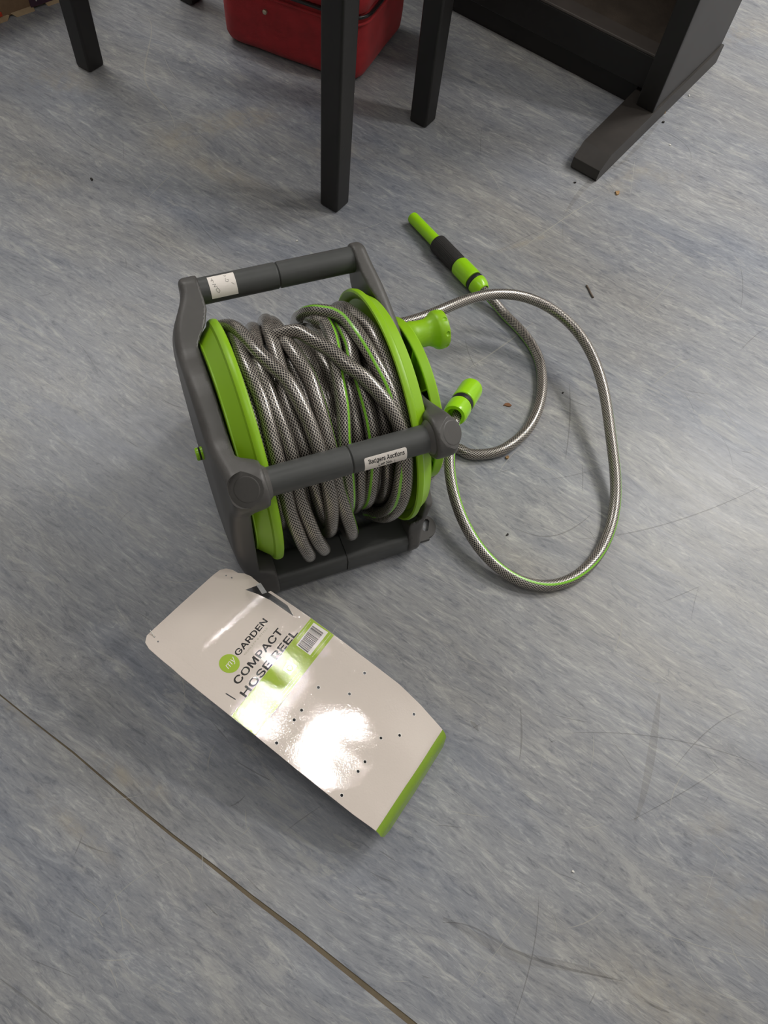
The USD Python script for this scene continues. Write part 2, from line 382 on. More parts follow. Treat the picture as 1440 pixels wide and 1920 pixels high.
obj('vinyl_sheet', slab(lo_poly, 0, 0.004), 'floor', fl, smooth=False)
obj('seam_weld', slab(seam_poly.buffer(0.0004), -0.0008, 0.003), 'weld', fl, smooth=False, label='brown weld filling the seam')
for nm, lo, hi, m in (('wall_back', (x0 - .1, y1, -.1), (x1 + .1, y1 + .1, CEIL / S), 'wall'), ('wall_front', (x0 - .1, y0 - .1, -.1), (x1 + .1, y0, CEIL / S), 'wall'),
                      ('wall_left', (x0 - .1, y0, -.1), (x0, y1, CEIL / S), 'wall'), ('wall_right', (x1, y0, -.1), (x1 + .1, y1, CEIL / S), 'wall'), ('ceiling', (x0 - .1, y0 - .1, CEIL / S), (x1 + .1, y1 + .1, CEIL / S + .1), 'ceil')):
    lo, hi = np.array(lo), np.array(hi)
    p = usdkit.mesh(stage, '/World/' + nm, trimesh.creation.box(extents=(hi - lo) * S, transform=trimesh.transformations.translation_matrix((lo + hi) / 2 * S)), M[m]).GetPrim()
    p.SetCustomDataByKey('kind', 'structure')

# ================================================================== the hose reel
O3 = np.array([-0.10992, 0.33757, 0.0])
YAW = 0.5129
A_ = np.array([math.cos(YAW), math.sin(YAW), 0]); B_ = np.array([-math.sin(YAW), math.cos(YAW), 0]); Z_ = np.array([0, 0, 1.0])
BC, ZC = 0.102, 0.137
def R3(mesh):
    """reel coordinates (a along the bars, b backwards, z up) to the room"""
    v, f = vf(mesh)
    return O3 + v[:, :1] * A_ + v[:, 1:2] * B_ + v[:, 2:3] * Z_, f
def about(mesh, a, b, z, flip=False):
    """a lathe about +z laid along the reel's a axis at (b, z), from a"""
    v, f = vf(mesh)
    w = np.stack([a + v[:, 2] * (-1 if flip else 1), b + v[:, 0], z + v[:, 1] * (-1 if flip else 1)], 1)
    return w, f
reel = thing('hose_reel', O3 + A_ * .08 + B_ * .11, 'grey and green plastic hose reel with two round grey carrying bars standing on the floor', 'hose reel')

CORN = {'FT': (0.0, 0.2203, .0225), 'BT': (0.225, 0.2345, .0168), 'FB': (0.0, 0.020, .0235), 'BB': (0.225, 0.020, .0235)}
def plate_shape(full):
    hub = Point(BC, ZC).buffer(0.068, 48)
    arms = [hub]
    for b, z, r in CORN.values():
        c = Point(b, z).buffer(r, 32)
        arms.append(unary_union([c, Point(BC + (b - BC) * .40, ZC + (z - ZC) * .40).buffer(0.058 if full or b > .1 or z < .1 else .030, 32)]).convex_hull)
    s = unary_union(arms)
    if full:
        s = unary_union([s, Point(BC, ZC).buffer(.108, 64)])
    s = unary_union([s, sbox(-.014, .02, .04, .20 if full else .10)])
    s = s.buffer(0.05, 32).buffer(-0.05, 32)
    s = s.intersection(sbox(-.2, 0.0, .5, .5)).buffer(-.006).buffer(.006)
    return s.simplify(0.0003)
SHAPES = (plate_shape(True), plate_shape(False))
KOUT = {'FT': .008, 'BT': .021, 'FB': .011, 'BB': .011}
def sm(x, a, b):
    t = np.clip((x - a) / (b - a), 0, 1)
    return t * t * (3 - 2 * t)
def side_plate(right):
    SHAPE = SHAPES[1 if right else 0]
    # fields over the plate's own plane: distance to the outline, inner face and outer face; then one rounded solid
    gb, gz = np.arange(-.045, .270, .0015), np.arange(-.012, .275, .0015)
    b, z = [q.ravel() for q in np.meshgrid(gb, gz, indexing='ij')]
    pts = shapely.points(b, z)
    d = shapely.distance(pts, SHAPE.exterior) * np.where(shapely.contains(SHAPE, pts), 1, -1)
    r = np.hypot(b - BC, z - ZC)
    dist = {k: np.hypot(b - c[0], z - c[1]) for k, c in CORN.items()}
    lo = -0.0085 if right else -0.0198
    a_in = np.full(len(b), lo)
    near = 1 - sm(dist['BT'], .085, .11)
    a_in = a_in + near * np.interp(r, [0, .113, .1285, .1400, .15, .2], [0, 0, (-.0062 + .0198), .0190, .0192, .0192]) * (1 if not right else .35)
    a_in = np.maximum(a_in, lo + (-.001 - lo) * (1 - sm(dist['FT'], .020, .031)))
    for k in ('FB', 'BB'):
        if right:
            a_in = np.maximum(a_in, lo + (.005 - lo) * (1 - sm(dist[k], .045, .060)) * sm(r, .1315, .1345))
        else:
            a_in = np.maximum(a_in, lo + (-.001 - lo) * (1 - sm(dist[k], .026, .046)))
    a_out = np.full(len(b), -0.042 if not right else -0.0215)
    for k, (cb, cz, cr) in CORN.items():
        w = sm(r, .085, .165) * np.exp(-((b - cb) ** 2 + (z - cz) ** 2) / (2 * (.030 if k == 'BT' else .055) ** 2))
        a_out = a_out + (KOUT[k] if not right else {'FT': -.004, 'BT': .004, 'FB': .0095, 'BB': .0095}[k]) * w * 1.1
    nb, nz_ = len(gb), len(gz)
    D, AI, AO = (q.reshape(nb, nz_).tolist() for q in (d, a_in, a_out))
    R1, R2 = 0.0085, 0.0022
    hyp = math.hypot
    def field(a, bb, zz):
        x, y = (bb + .045) / .0015, (zz + .012) / .0015
        i, j = min(max(int(x), 0), nb - 2), min(max(int(y), 0), nz_ - 2)
        x -= i; y -= j
        w00, w01, w10, w11 = (1 - x) * (1 - y), (1 - x) * y, x * (1 - y), x * y
        d1 = D[i][j] * w00 + D[i][j + 1] * w01 + D[i + 1][j] * w10 + D[i + 1][j + 1] * w11
        if d1 < -.008:
            return d1
        d2 = a - (AO[i][j] * w00 + AO[i][j + 1] * w01 + AO[i + 1][j] * w10 + AO[i + 1][j + 1] * w11)
        d3 = AI[i][j] * w00 + AI[i][j + 1] * w01 + AI[i + 1][j] * w10 + AI[i + 1][j + 1] * w11 - a
        f1 = max(R1, min(d1, d2)) - hyp(max(R1 - d1, 0), max(R1 - d2, 0))
        f2 = max(R2, min(d1, d3)) - hyp(max(R2 - d1, 0), max(R2 - d3, 0))
        return min(f1, f2)
    q = m3.Manifold.level_set(field, [-.056, -.036, -.010, .012, .262, .268], .0030, 0.0).to_mesh()
    w, f = np.array(q.vert_properties[:, :3], float), np.array(q.tri_verts, int)
    if right:
        w[:, 0] = 0.16 - w[:, 0]
        f = f[:, ::-1]
    return w, f
def solid(w, f):
    return m3.Manifold(m3.Mesh(np.ascontiguousarray(w, np.float32), np.ascontiguousarray(f, np.uint32)))
def capdir(right, top):
    d = np.array([0.42 if right else -0.42, -0.52 if top == 'FT' else 0.3, 0.74])
    return d / np.linalg.norm(d)
for right in (False, True):
    w, f = side_plate(right)
    sg = 1 if right else -1
    e = 0.16 if right else 0.0
    parts_ = []
    for k in ('FT',):
        b, z, r = CORN[k]
        # the socket that takes the bar, with a domed outer end
        c1 = m3.Manifold.cylinder(0.020, .0164, .0164, 40).rotate([0, 90, 0]).translate([e + (0.0 if right else -0.020), b, z])
        s1 = m3.Manifold.sphere(.0205, 56).translate([e + sg * .012, b, z])
        s2 = m3.Manifold.sphere(.0168, 40).translate([e + sg * .002, b, z])
        parts_ += [m3.Manifold.batch_hull([s1, c1]), ]
    try:
        body = solid(w, f)
        if body.volume() < 0:
            body = solid(w, f[:, ::-1])
        for q in parts_:
            body = body + q
        b, z, r = CORN['FT']
        bx_, by_, bz_ = basis(capdir(right, 'FT'))
        cut = xf(lathe([(0, .0172), (.0170, .0172), (.0170, .035), (0, .035)], 40), np.array([e + sg * .012, b, z]), bx_, by_, bz_)
        cm = solid(*cut)
        if cm.volume() < 0:
            cm = solid(cut[0], cut[1][:, ::-1])
        body = body - cm
        mesh_ = body
    except Exception as ex:
        mesh_ = cat_([(w, f)] + parts_)
    pl = obj('side_plate', R3(mesh_), 'grey', reel, smooth=38)
    for k in ('FT',):
        b, z, r = CORN[k]
        dr = capdir(right, k)
        bx_, by_, bz_ = basis(dr)
        cap = lathe([(0, .0120), (.0123, .0120), (.0123, .0171), (.0118, .0175), (.0108, .0176), (0, .0176)], 48)
        obj('screw_cap', R3(xf(cap, np.array([e + sg * .012, b, z]), bx_, by_, bz_)), 'grey', pl, smooth=40)
# bars: two halves that meet at a seam in the middle
def bar(name, b, z, r, label=None):
    prof = [(0.0, -.012), (r, -.012), (r, .0784), (r - .0006, .0793), (r - .0016, .0797), (r - .0016, .0803), (r - .0006, .0807), (r, .0816), (r, .166), (0.0, .166)]
    return obj(name, R3(about(lathe(prof, 48), 0, b, z)), 'bargrey', reel, smooth=40, label=label)
bar('handle_bar', 0.225, 0.2352, .0135)
bar('handle_bar', 0.0, 0.2203, .0138)
def base_bar(b):
    segs = []
    sec = sbox(b - .0195, 0.0, b + .0195, .0345).buffer(-.009).buffer(.009, 12)
    for lo, hi, rr in ((-.010, .0793, 0), (.0793, .0807, .0016), (.0807, .1650, 0)):
        p = sec.buffer(-rr) if rr else sec
        q = cs(p).extrude(hi - lo)
        v, f = vf(q)
        segs.append((np.stack([lo + v[:, 2], v[:, 0], v[:, 1]], 1), f))
    return cat_(segs)
obj('base_bar', R3(base_bar(0.0)), 'bargrey', reel, smooth=40)
obj('base_bar', R3(base_bar(0.225)), 'bargrey', reel, smooth=40)
# screw lugs at the feet
for a0, sgn in ((.176, 1), (-.024, -1)):
    for bb in (0.006, 0.215):
        p = sbox(a0 - .012, bb - .018, a0 + .012, bb + .018).union(Point(a0 + sgn * .010, bb).buffer(.016, 24))
        hole = LineString([(a0 + sgn * .012, bb - .004), (a0 + sgn * .017, bb + .005)]).buffer(.0034)
        if sgn < 0:
            p = sbox(a0 - .004, bb - .012, a0 + .012, bb + .012)
            hole = Point(9, 9).buffer(.001)
        obj('screw_lug', R3(cs(p.difference(hole)).extrude(.005)), 'grey', reel, smooth=30)
# green drum
FL_L = [(.04, .001), (.1175, .001), (.121, .0045), (.1262, .0068), (.1285, .0058), (.1292, .0035), (.1290, .0005), (.1275, -.0020), (.1248, -.0030), (.1236, -.0034), (.1122, -.0160), (.1122, -.0172), (.1105, -.0180), (.1070, -.0180), (.1065, -.0160), (.1030, -.0160), (.0400, -.0160)]
FL_R = [(.04, .1530), (.1175, .1530), (.121, .1495), (.1262, .1470), (.1282, .1478), (.1288, .1505), (.1280, .1535), (.1262, .1550), (.1245, .1560), (.1190, .1640), (.1180, .1660), (.1160, .1668), (.1120, .1660), (.1110, .1640), (.04, .1640)]
def ring_solid(pr):
    return lathe(pr + [pr[0]], 128)
obj('drum_flange', R3(about(ring_solid(FL_L[::-1]), 0, BC, ZC)), 'green', reel, smooth=28)
obj('drum_flange', R3(about(ring_solid(FL_R), 0, BC, ZC)), 'green', reel, smooth=28)
obj('drum_core', R3(about(lathe([(0.02, -.019), (.056, -.018), (.056, .166), (.02, .167)], 64), 0, BC, ZC)), 'green', reel, smooth=30)
st = obj('inlet_stub', R3(about(lathe([(0, -.0495), (.0062, -.0495), (.0070, -.0485), (.0070, -.0462), (.0060, -.0460), (.0060, -.0444), (.0070, -.0442), (.0072, -.028), (0, -.028)], 32), 0, BC, ZC)), 'lime', reel)
obj('o_ring', R3(about(lathe([(.0058, -.0461), (.0068, -.0459), (.0071, -.0452), (.0068, -.0445), (.0058, -.0443), (.0058, -.0461)], 32), 0, BC, ZC)), 'black', st)
# crank: a shallow green dish open towards the reel, and its knob
CR = 0.0905
crank = obj('crank_disc', R3(about(lathe([(.02, .1905), (CR - .006, .1905), (CR - .004, .1890), (CR - .0035, .1838), (CR - .0025, .1830), (CR - .0005, .1832), (CR, .1840), (CR, .1925), (CR - .0012, .1938), (CR - .004, .1944), (.02, .1944), (.02, .1905)], 96), 0, BC, ZC)), 'green', reel, smooth=30)
obj('crank_hub', R3(about(lathe([(0, .158), (.024, .158), (.024, .1940), (.020, .1965), (0, .1970)], 48), 0, BC, ZC)), 'green', crank)
for kk in range(12):
    t = 2 * math.pi * kk / 12
    rib = rbox((-.001, .024, .1845), (.001, CR - .004, .191), .0006, 2)
    v, f = vf(rib)
    v = np.stack([v[:, 2], BC + v[:, 0] * math.cos(t) - v[:, 1] * math.sin(t), ZC + v[:, 0] * math.sin(t) + v[:, 1] * math.cos(t)], 1)
    obj('rib', R3((v, f)), 'green', crank)
KA = math.radians(67)
kb, kz = BC + .0755 * math.cos(KA), ZC + .0755 * math.sin(KA)
knob_prof = [(r_, z_ if z_ < .2 else .2 + (z_ - .2) * .78) for r_, z_ in [(0, .190), (.0150, .190), (.0150, .1952), (.0156, .1970), (.0148, .200), (.0144, .206), (.0143, .214), (.0148, .2185), (.0166, .2235), (.0192, .2275), (.0204, .2300), (.0207, .2345), (.0204, .2400), (.0196, .2425), (.0180, .2435), (0, .2438)]]
kn = m3.Manifold(m3.Mesh(*[np.ascontiguousarray(q, t) for q, t in zip(about(lathe(knob_prof, 64), 0, kb, kz), (np.float32, np.uint32))]))
if kn.volume() < 0:
    kv, kf = about(lathe(knob_prof, 64), 0, kb, kz)
    kn = m3.Manifold(m3.Mesh(kv.astype(np.float32), np.ascontiguousarray(kf[:, ::-1], np.uint32)))
for kk in range(8):     # finger dimples round the knob's rim
    t = 2 * math.pi * kk / 8 + 0.2
    kn = kn - m3.Manifold.sphere(.0034, 20).translate([.2302, kb + .0222 * math.cos(t), kz + .0222 * math.sin(t)])
obj('crank_knob', R3(kn), 'green', crank, smooth=35)

# stickers wrapped on the bars
def wrap(poly, b, z, r, lift, thick, a_of=lambda x, y: x, ang_of=None):
    """polygon in (a, arc length) wrapped round a bar"""
    q = cs(poly).extrude(thick).refine_to_length(0.0015) if thick > 0.00012 else cs(poly).extrude(thick)
    v, f = vf(q)
    return curl(v, f, b, z, r, lift)
def curl(v, f, b, z, r, lift):
    t = v[:, 1] / r
    rr = r + lift + v[:, 2]
    # arc length 0 faces the viewer's side (up and to the front), growing upwards and over
    ang = np.radians(118) - t
    return np.stack([v[:, 0], b + rr * np.cos(ang), z + rr * np.sin(ang)], 1), f
def text_flat(t, h, x, y, rot=0.0, bold=False, shear=0.0, depth=0.0001, stretch=None):
    m_ = meshkit.text_mesh(t, h, depth, bold)
    v, f = vf(m_)
    v = v.copy()
    if stretch:
        v[:, 0] *= stretch / max(1e-9, v[:, 0].max())
    v[:, 0] += shear * v[:, 1]
    c, s = math.cos(rot), math.sin(rot)
    v = np.stack([x + v[:, 0] * c - v[:, 1] * s, y + v[:, 0] * s + v[:, 1] * c, v[:, 2]], 1)
    return v, f
# lot sticker: arc coordinate grows towards the top, 118 degrees is the arc's zero
lot = sbox(.0905, -.0200, .1325, -.0030).buffer(-.002).buffer(.002, 8)
sk = obj('lot_sticker', R3(wrap(lot, 0.0, .2203, .0138, .0001, .00018)), 'sticker', reel, smooth=40, label='white printed lot sticker')
for t_, h_, xx, yy, ww in (('Badgers Auctions', .0044, .0940, -.0098, .0360), ('Lot No. :', .0038, .1035, -.0160, .0170)):
    v, f = text_flat(t_, h_, xx, yy, bold=True, stretch=ww)
    obj('lettering', R3(curl(v, f, 0.0, .2203, .0138, .00029)), 'ink', sk, smooth=False)
price = sbox(.0085, -.0140, .0355, .0100)
ps = obj('price_sticker', R3(wrap(price, 0.225, .2352, .0135, .0001, .00018)), 'sticker', reel, smooth=40, label='white paper sticker with faint handwriting')
def stroke(pts, w):
    return LineString([(x_ - .0045, y_) for x_, y_ in pts]).buffer(w, 6)
marks = [[(.0175, .0070), (.0160, .0040), (.0180, .0050), (.0178, .0020)], [(.0165, .0005), (.0195, .0000), (.0175, -.0020), (.0205, -.0022)], [(.0185, -.0050), (.0205, -.0035), (.0222, -.0065), (.0212, -.0085), (.0192, -.0070), (.0185, -.0050)],
         [(.0300, .0078), (.0308, .0060), (.0318, .0072)], [(.0305, .0045), (.0300, .0010), (.0320, -.0002), (.0332, .0018), (.0316, .0028)], [(.0355, -.0015), (.0375, -.0035)]]
obj('handwriting', R3(wrap(unary_union([stroke(m_, .00016) for m_ in marks]), 0.225, .2352, .0135, .00029, .0001)), 'pencil', ps, smooth=False)

# ================================================================== the garden hose
HR = 0.0070
hose = thing('garden_hose', O3 + A_ * .08 + B_ * .11, 'braided grey garden hose with lime stripe, wound on the reel and looping across floor', 'garden hose')
# turns of the coil: angle (deg), a, radius; stripe angle
TURNS = [
    ([(40, .1364), (62, .1385), (89, .1355), (110, .1299), (135, .1294), (163, .1272), (225, .128)], .097, -2.6),
    ([(40, .103), (60, .1021), (84, .1025), (103, .1048), (124, .1012), (164, .0966), (225, .094)], .099, 2.8),
    ([(40, .060), (58, .0578), (88, .0602), (108, .0627), (144, .0621), (225, .062)], .097, -0.85),
    ([(40, .0153), (51, .0151), (92, .0107), (116, .0100), (162, .0129), (225, .016)], .094, 2.7),
    ([(40, .019), (67, .0174), (82, .0159), (111, .019), (127, .018), (161, .0184), (180, .0236), (205, .034), (232, .037)], .112, -2.9, .023),
    ([(41, .0404), (67, .0343), (88, .0278), (102, .0274), (135, .032), (156, .0312), (181, .0382), (205, .051), (232, .055)], .111, 3.0, .022),
    ([(36, .008), (48, .0165), (71, .0248), (83, .030), (93, .0381), (101, .0457), (109, .0495), (126, .0548), (152, .059), (180, .060), (225, .062)], .1195, -3.0, -.004),
    ([(40, .0561, .116), (65, .0497, .1145), (93, .0452), (110, .0405), (131, .0447), (167, .0509), (225, .066)], .108, -2.4, -.004),
    ([(40, .060), (71, .0597), (85, .0628), (104, .068), (126, .0682), (156, .0688), (171, .0729), (205, .084), (232, .087)], .113, -1.25, .013),
    ([(40, .098), (58, .1015), (66, .1065), (76, .1054), (86, .1026), (99, .0964), (118, .091), (141, .0827), (162, .0814), (225, .083)], .110, -0.55, -.010),
    ([(40, .119), (70, .1199), (85, .1189), (100, .1143), (124, .1143), (147, .1119), (172, .108), (225, .106)], .106, 0.75, -.010),
    ([(40, .135), (62, .137), (85, .1437), (112, .1438), (136, .1445), (175, .1388), (225, .132)], .112, -2.2, -.004),
    ([(42, .046, .101), (60, .0495, .108), (71, .0555, .116), (76, .0728), (85, .0837), (92, .0941), (101, .104), (108, .1147), (115, .1227), (128, .1345), (140, .1388), (165, .137), (225, .122)], .1215, -2.7, -.004),
    ([(40, .0935, .112), (50, .0975, .116), (60, .108), (66, .1176), (74, .1235), (85, .1264), (103, .1317), (120, .137), (145, .1377), (162, .1327), (200, .126), (222, .120)], .119, 0.42, -.006),
]
ang, aa, rr, ph, sk_ = [], [], [], [], []
for i, (ctl, r0, p0, *sg_) in enumerate(TURNS):
    sag = sg_[0] if sg_ else 0.0
    for g, a, *r_ in ctl:
        # some loops hang slack in front of the drum, others are drawn tight
        r1 = (r_[0] if r_ else r0) + sag * float(sm(np.array(float(g)), 150, 205) * (1 if sag < 0 else 1 - .8 * sm(np.array(float(g)), 214, 240)))
        ang.append(360 * i + g); aa.append(a); rr.append(r1); ph.append(p0)
    if i < len(TURNS) - 1:
        nx = TURNS[i + 1]
        for q, w in ((268, .2), (315, .5), (360, .85)):
            ang.append(360 * i + q); aa.append(ctl[-1][1] * (1 - w) + nx[0][0][1] * w); rr.append((r0 * (1 - w) + nx[1] * w) * .985); ph.append(p0 * (1 - w) + nx[2] * w)
ang, aa, rr, ph = map(np.array, (ang, aa, rr, ph))
g = np.arange(ang[0], ang[-1], 1.6)
ia, ir, ip = (PchipInterpolator(ang, q)(g) for q in (aa, rr, ph))
def coilpt(a, gdeg, r):
    t = np.radians(gdeg)
    return O3 + np.asarray(a)[..., None] * A_ + (BC + r * np.cos(t))[..., None] * B_ + (ZC + r * np.sin(t))[..., None] * Z_
cp = coilpt(ia, g, ir)
cn = np.cos(np.radians(g))[:, None] * B_ + np.sin(np.radians(g))[:, None] * Z_
def reelpt(a, b, z):
    return O3 + a * A_ + b * B_ + z * Z_
# nozzle end: off the bottom of the last turn, under the plate, round over the floor to the spray nozzle
NOZ0, NOZ1 = W(773, 407, .0105), W(906.5, 545, .0155)
A_px = [(852, 841), (874, 849), (903, 852), (935, 846), (968, 826), (990, 804), (1006, 775), (1015.5, 739), (1016, 701), (1010, 672), (997, 646), (974, 617), (948, 591), (930, 570)]
last = cp[-1]
ptsA = [cp[-8], cp[-4], cp[-1], reelpt(.126, .033, .026), reelpt(.150, .040, .0115), reelpt(.180, .044, .0070)] + [W(x, y, .0068) for x, y in A_px[:-1]] + [W(*A_px[-1], .011), NOZ1 + (NOZ1 - NOZ0) * .03, NOZ1 + (NOZ0 - NOZ1) * .10]
pA, tA = resample(ptsA, .0035)
nA = np.tile([0, 0, 1.0], (len(pA), 1))
kA = int(len(pA) * .04)
# tap end: leaves the back of the drum, swings out beyond the crank and comes round to the connector
B_px = [(832, 581, .098), (852, 568, .092), (877, 559, .086), (910, 551, .080), (945, 546, .074), (977, 549, .070), (1013, 562, .066), (1045, 581, .062), (1074, 605, .059), (1097, 633, .056), (1116, 672, .052), (1129, 707, .048), (1137, 746, .043), (1142, 794, .036), (1148, 843, .029), (1157, 891, .021), (1158, 933, .015), (1152, 978, .010), (1139, 1020, .0083), (1116, 1056, .0081), (1087, 1085, .0081), (1055, 1104, .0081), (1026, 1110, .0083), (994, 1105, .009), (961, 1091, .0105), (929, 1068, .014), (897, 1033, .019), (874, 997, .024), (858, 962, .029), (847, 923, .034), (839, 885, .037), (837, 852, .041), (842, 823, .046), (850, 794, .049), (855, 778, .0475)]
CON0, CON1 = W(853, 777, .048), W(888, 722, .022)
firstc = coilpt(np.array(.131), np.array(22.0), np.array(.112))
ptsB = [coilpt(np.array(.1355), np.array(36.), np.array(.100)), firstc, reelpt(.146, .236, .125), reelpt(.170, .247, .110), reelpt(.200, .235, .102)] + [W(p[0], p[1], p[2] - .0014) for p in B_px] + [CON0 + (CON1 - CON0) * .35]
pB, tB = resample(ptsB, .0035)
from scipy.ndimage import gaussian_filter1d
pB = np.vstack([pB[:4], gaussian_filter1d(pB, 9, axis=0, mode='nearest')[4:-4], pB[-4:]])
pB = gaussian_filter1d(pB, 3, axis=0, mode='nearest')
nB = np.tile([0, 0, 1.0], (len(pB), 1))
fB = PchipInterpolator([0, .30, .45, .60, .70, .76, .84, .92, 1.0], np.radians([-150, -125, -66, -52, -15, 15, 35, 55, 75]))(tB)
coil = tube_obj('wound_coil', sweep(cp, HR, 20, cn, ip), 'hose', hose)
# the layer underneath
g2 = np.arange(0, 360 * 10.4, 2.5)
up = coilpt(.0110 + g2 / 360 * .0133, g2, np.full(len(g2), .0865))
un = np.cos(np.radians(g2))[:, None] * B_ + np.sin(np.radians(g2))[:, None] * Z_
tube_obj('under_layer', sweep(up, HR, 16, un, np.full(len(g2), 2.6)), 'hose', hose)
tube_obj('loose_length', sweep(pA, HR, 20, nA, np.full(len(pA), -1.75)), 'hose', hose)
tube_obj('loose_length', sweep(pB, HR, 20, nB, fB), 'hose', hose)
# spray nozzle
ax = NOZ1 - NOZ0; LN = np.linalg.norm(ax); ax /= LN
bx_, by_, bz_ = basis(ax)
def nz(prof, n=40):
    return xf(lathe([(r, z * LN) for r, z in prof], n), NOZ0, bx_, by_, bz_)
noz = obj('spray_nozzle', nz([(0, .86), (.0112, .86), (.0112, .905), (.0142, .906), (.0142, .925), (.0128, .965), (.0100, .995), (.0085, 1.0), (.0085, .98), (0, .98)]), 'lime', hose, label='lime green end cap of the spray nozzle')
obj('nozzle_tip', nz([(0, .02), (.0052, .02), (.0058, 0.0), (.0080, .0), (.0088, .012), (.0091, .345), (.0098, .37), (0, .37)]), 'lime', noz)
rb = []
gp = [(0, .36), (.0120, .36), (.0134, .37), (.0137, .385), (.0137, .64), (.0132, .655), (.0118, .66), (0, .66)]
gv, gf = lathe([(r, z * LN) for r, z in gp], 120)
rad = np.hypot(gv[:, 0], gv[:, 1]); th = np.arctan2(gv[:, 1], gv[:, 0])
k_ = np.where(rad > .0125, 1 + .012 * np.sign(np.sin(th * 40)), 1)
gv[:, 0] *= k_; gv[:, 1] *= k_
obj('grip', xf((gv, gf), NOZ0, bx_, by_, bz_), 'grip', noz, smooth=25, label='black ribbed grip')
obj('collar', nz([(0, .66), (.0118, .66), (.0118, .672), (.0140, .674), (.0146, .685), (.0146, .845), (.0138, .86), (0, .86)]), 'lime', noz)
obj('o_ring', nz([(.0110, .862), (.0131, .866), (.0138, .883), (.0131, .900), (.0110, .904), (.0110, .862)]), 'black', noz)
# tap connector
ax = CON1 - CON0; LC = np.linalg.norm(ax); ax /= LC
LCC = LC * .90
bx2, by2, bz2 = basis(ax)
def cz(prof, n=40):
    return xf(lathe([(r, z * LCC) for r, z in prof], n), CON0, bx2, by2, bz2)
con = obj('tap_connector', cz([(.0088, .10), (.0088, -.02), (.0098, -.05), (.0138, -.045), (.0150, .0), (.0155, .05), (.0155, .27), (.0147, .30), (.0132, .31), (.0132, .45), (.0146, .46), (.0154, .48), (.0154, .93), (.0147, .98), (.0130, 1.0), (.0100, 1.0), (.0095, .80), (0, .80)]), 'lime', hose, label='lime green snap-on tap connector')
obj('o_ring', cz([(.0128, .315), (.0143, .325), (.0151, .38), (.0143, .435), (.0128, .445), (.0128, .315)]), 'black', con)
# ================================================================== the printed card
CTL, CTR, CBL, CBR = W(262, 1205, .122), W(446, 1038, .094), W(705, 1558, .047), W(830, 1368, .017)
eu, ev = ((CBL - CTL) + (CBR - CTR)) / 2, ((CTR - CTL) + (CBR - CBL)) / 2
LU, LV = np.linalg.norm(eu), np.linalg.norm(ev)
CNRM = np.cross(eu, ev); CNRM /= np.linalg.norm(CNRM)
if CNRM[2] < 0:
    CNRM = -CNRM
def card_flat(u, v):
    return (CTL * ((1 - u) * (1 - v))[:, None] + CTR * ((1 - u) * v)[:, None] + CBL * (u * (1 - v))[:, None] + CBR * (u * v)[:, None])
def px_uv(px):
    """where a measured print mark lies on the card (u down the card, v across)"""
    out = []
    for p in np.atleast_2d(np.asarray(px, float)):
        d = ray(*p); uv_ = np.array([.5, .5])
        for _ in range(12):
            P0 = card_flat(uv_[:1], uv_[1:])[0]
            Ju = CBL * (1 - uv_[1]) + CBR * uv_[1] - CTL * (1 - uv_[1]) - CTR * uv_[1]
            Jv = CTR * (1 - uv_[0]) + CBR * uv_[0] - CTL * (1 - uv_[0]) - CBL * uv_[0]
            A = np.stack([Ju, Jv, -d], 1)
            s_ = np.linalg.solve(A, C - P0)
            uv_ = uv_ + s_[:2]
        out.append(uv_)
    return np.array(out)
CURL0 = .985
def card_at(x, y, h):
    """x down the card, y across, in layout units; h above the sheet"""
    u, v = x / LU, y / LV
    uc = np.minimum(u, CURL0)
    P_ = card_flat(uc, v)
    arch = .0035 * np.sin(np.pi * np.clip(uc, 0, 1)) ** 1.0
    fold = .0007 * np.exp(-((uc - .135 - .02 * v) / .022) ** 2) - .0005 * np.exp(-((uc - .085 - .02 * v) / .03) ** 2)
    q = np.stack([u * 9, v * 5, np.zeros_like(u)], 1)
    wr = (meshkit.fbm(q + 3.3, 3, 4) - .5) * .0009 * np.exp(-((uc - .20) / .13) ** 2)
    q2 = np.stack([u * 5, v * 3, np.zeros_like(u)], 1)
    wr2 = (meshkit.fbm(q2 + 9.1, 2, 8) - .5) * .0020
    hh = arch + fold + wr + wr2 + h
    eul = (CBL * (1 - v)[:, None] + CBR * v[:, None]) - (CTL * (1 - v)[:, None] + CTR * v[:, None])
    eul = eul / np.linalg.norm(eul, axis=1, keepdims=True)
    ex = np.maximum(u - CURL0, 0) * LU
    rad = .016
    th = np.minimum(ex / rad, 1.05)
    rest = np.maximum(ex - 1.05 * rad, 0)
    P_ = P_ + eul * (rad * np.sin(th) + rest * np.cos(1.05))[:, None] - CNRM * (rad * (1 - np.cos(th)) + rest * np.sin(1.05))[:, None]
    nn = CNRM * np.cos(th)[:, None] + eul * np.sin(th)[:, None]
    return P_ + nn * hh[:, None]
def on_card(poly, lift, thick, res=.004):
    q = cs(poly).extrude(thick).refine_to_length(res)
    v, f = vf(q)
    return card_at(v[:, 0], v[:, 1], lift + v[:, 2]), f
def XY(px):
    return px_uv(px) * [LU, LV]
left_e = [(705, 1558), (662, 1528), (607, 1486), (551, 1442), (476, 1381), (440, 1353), (390, 1312), (339, 1270), (313, 1247), (279, 1217), (272, 1205), (275, 1192)]
top_e = [(290, 1178), (340, 1132), (400, 1078), (412, 1069), (424, 1066), (436, 1069), (446, 1075), (458, 1076), (470, 1081), (487, 1097)]
notch = [(459, 1107), (482, 1116), (505, 1127), (549, 1158), (537, 1137), (513, 1120), (501, 1112)]
right_e = [(506, 1110), (524, 1122), (551, 1140), (581, 1161), (624, 1193), (690, 1242), (746, 1284), (787, 1322), (830, 1368)]
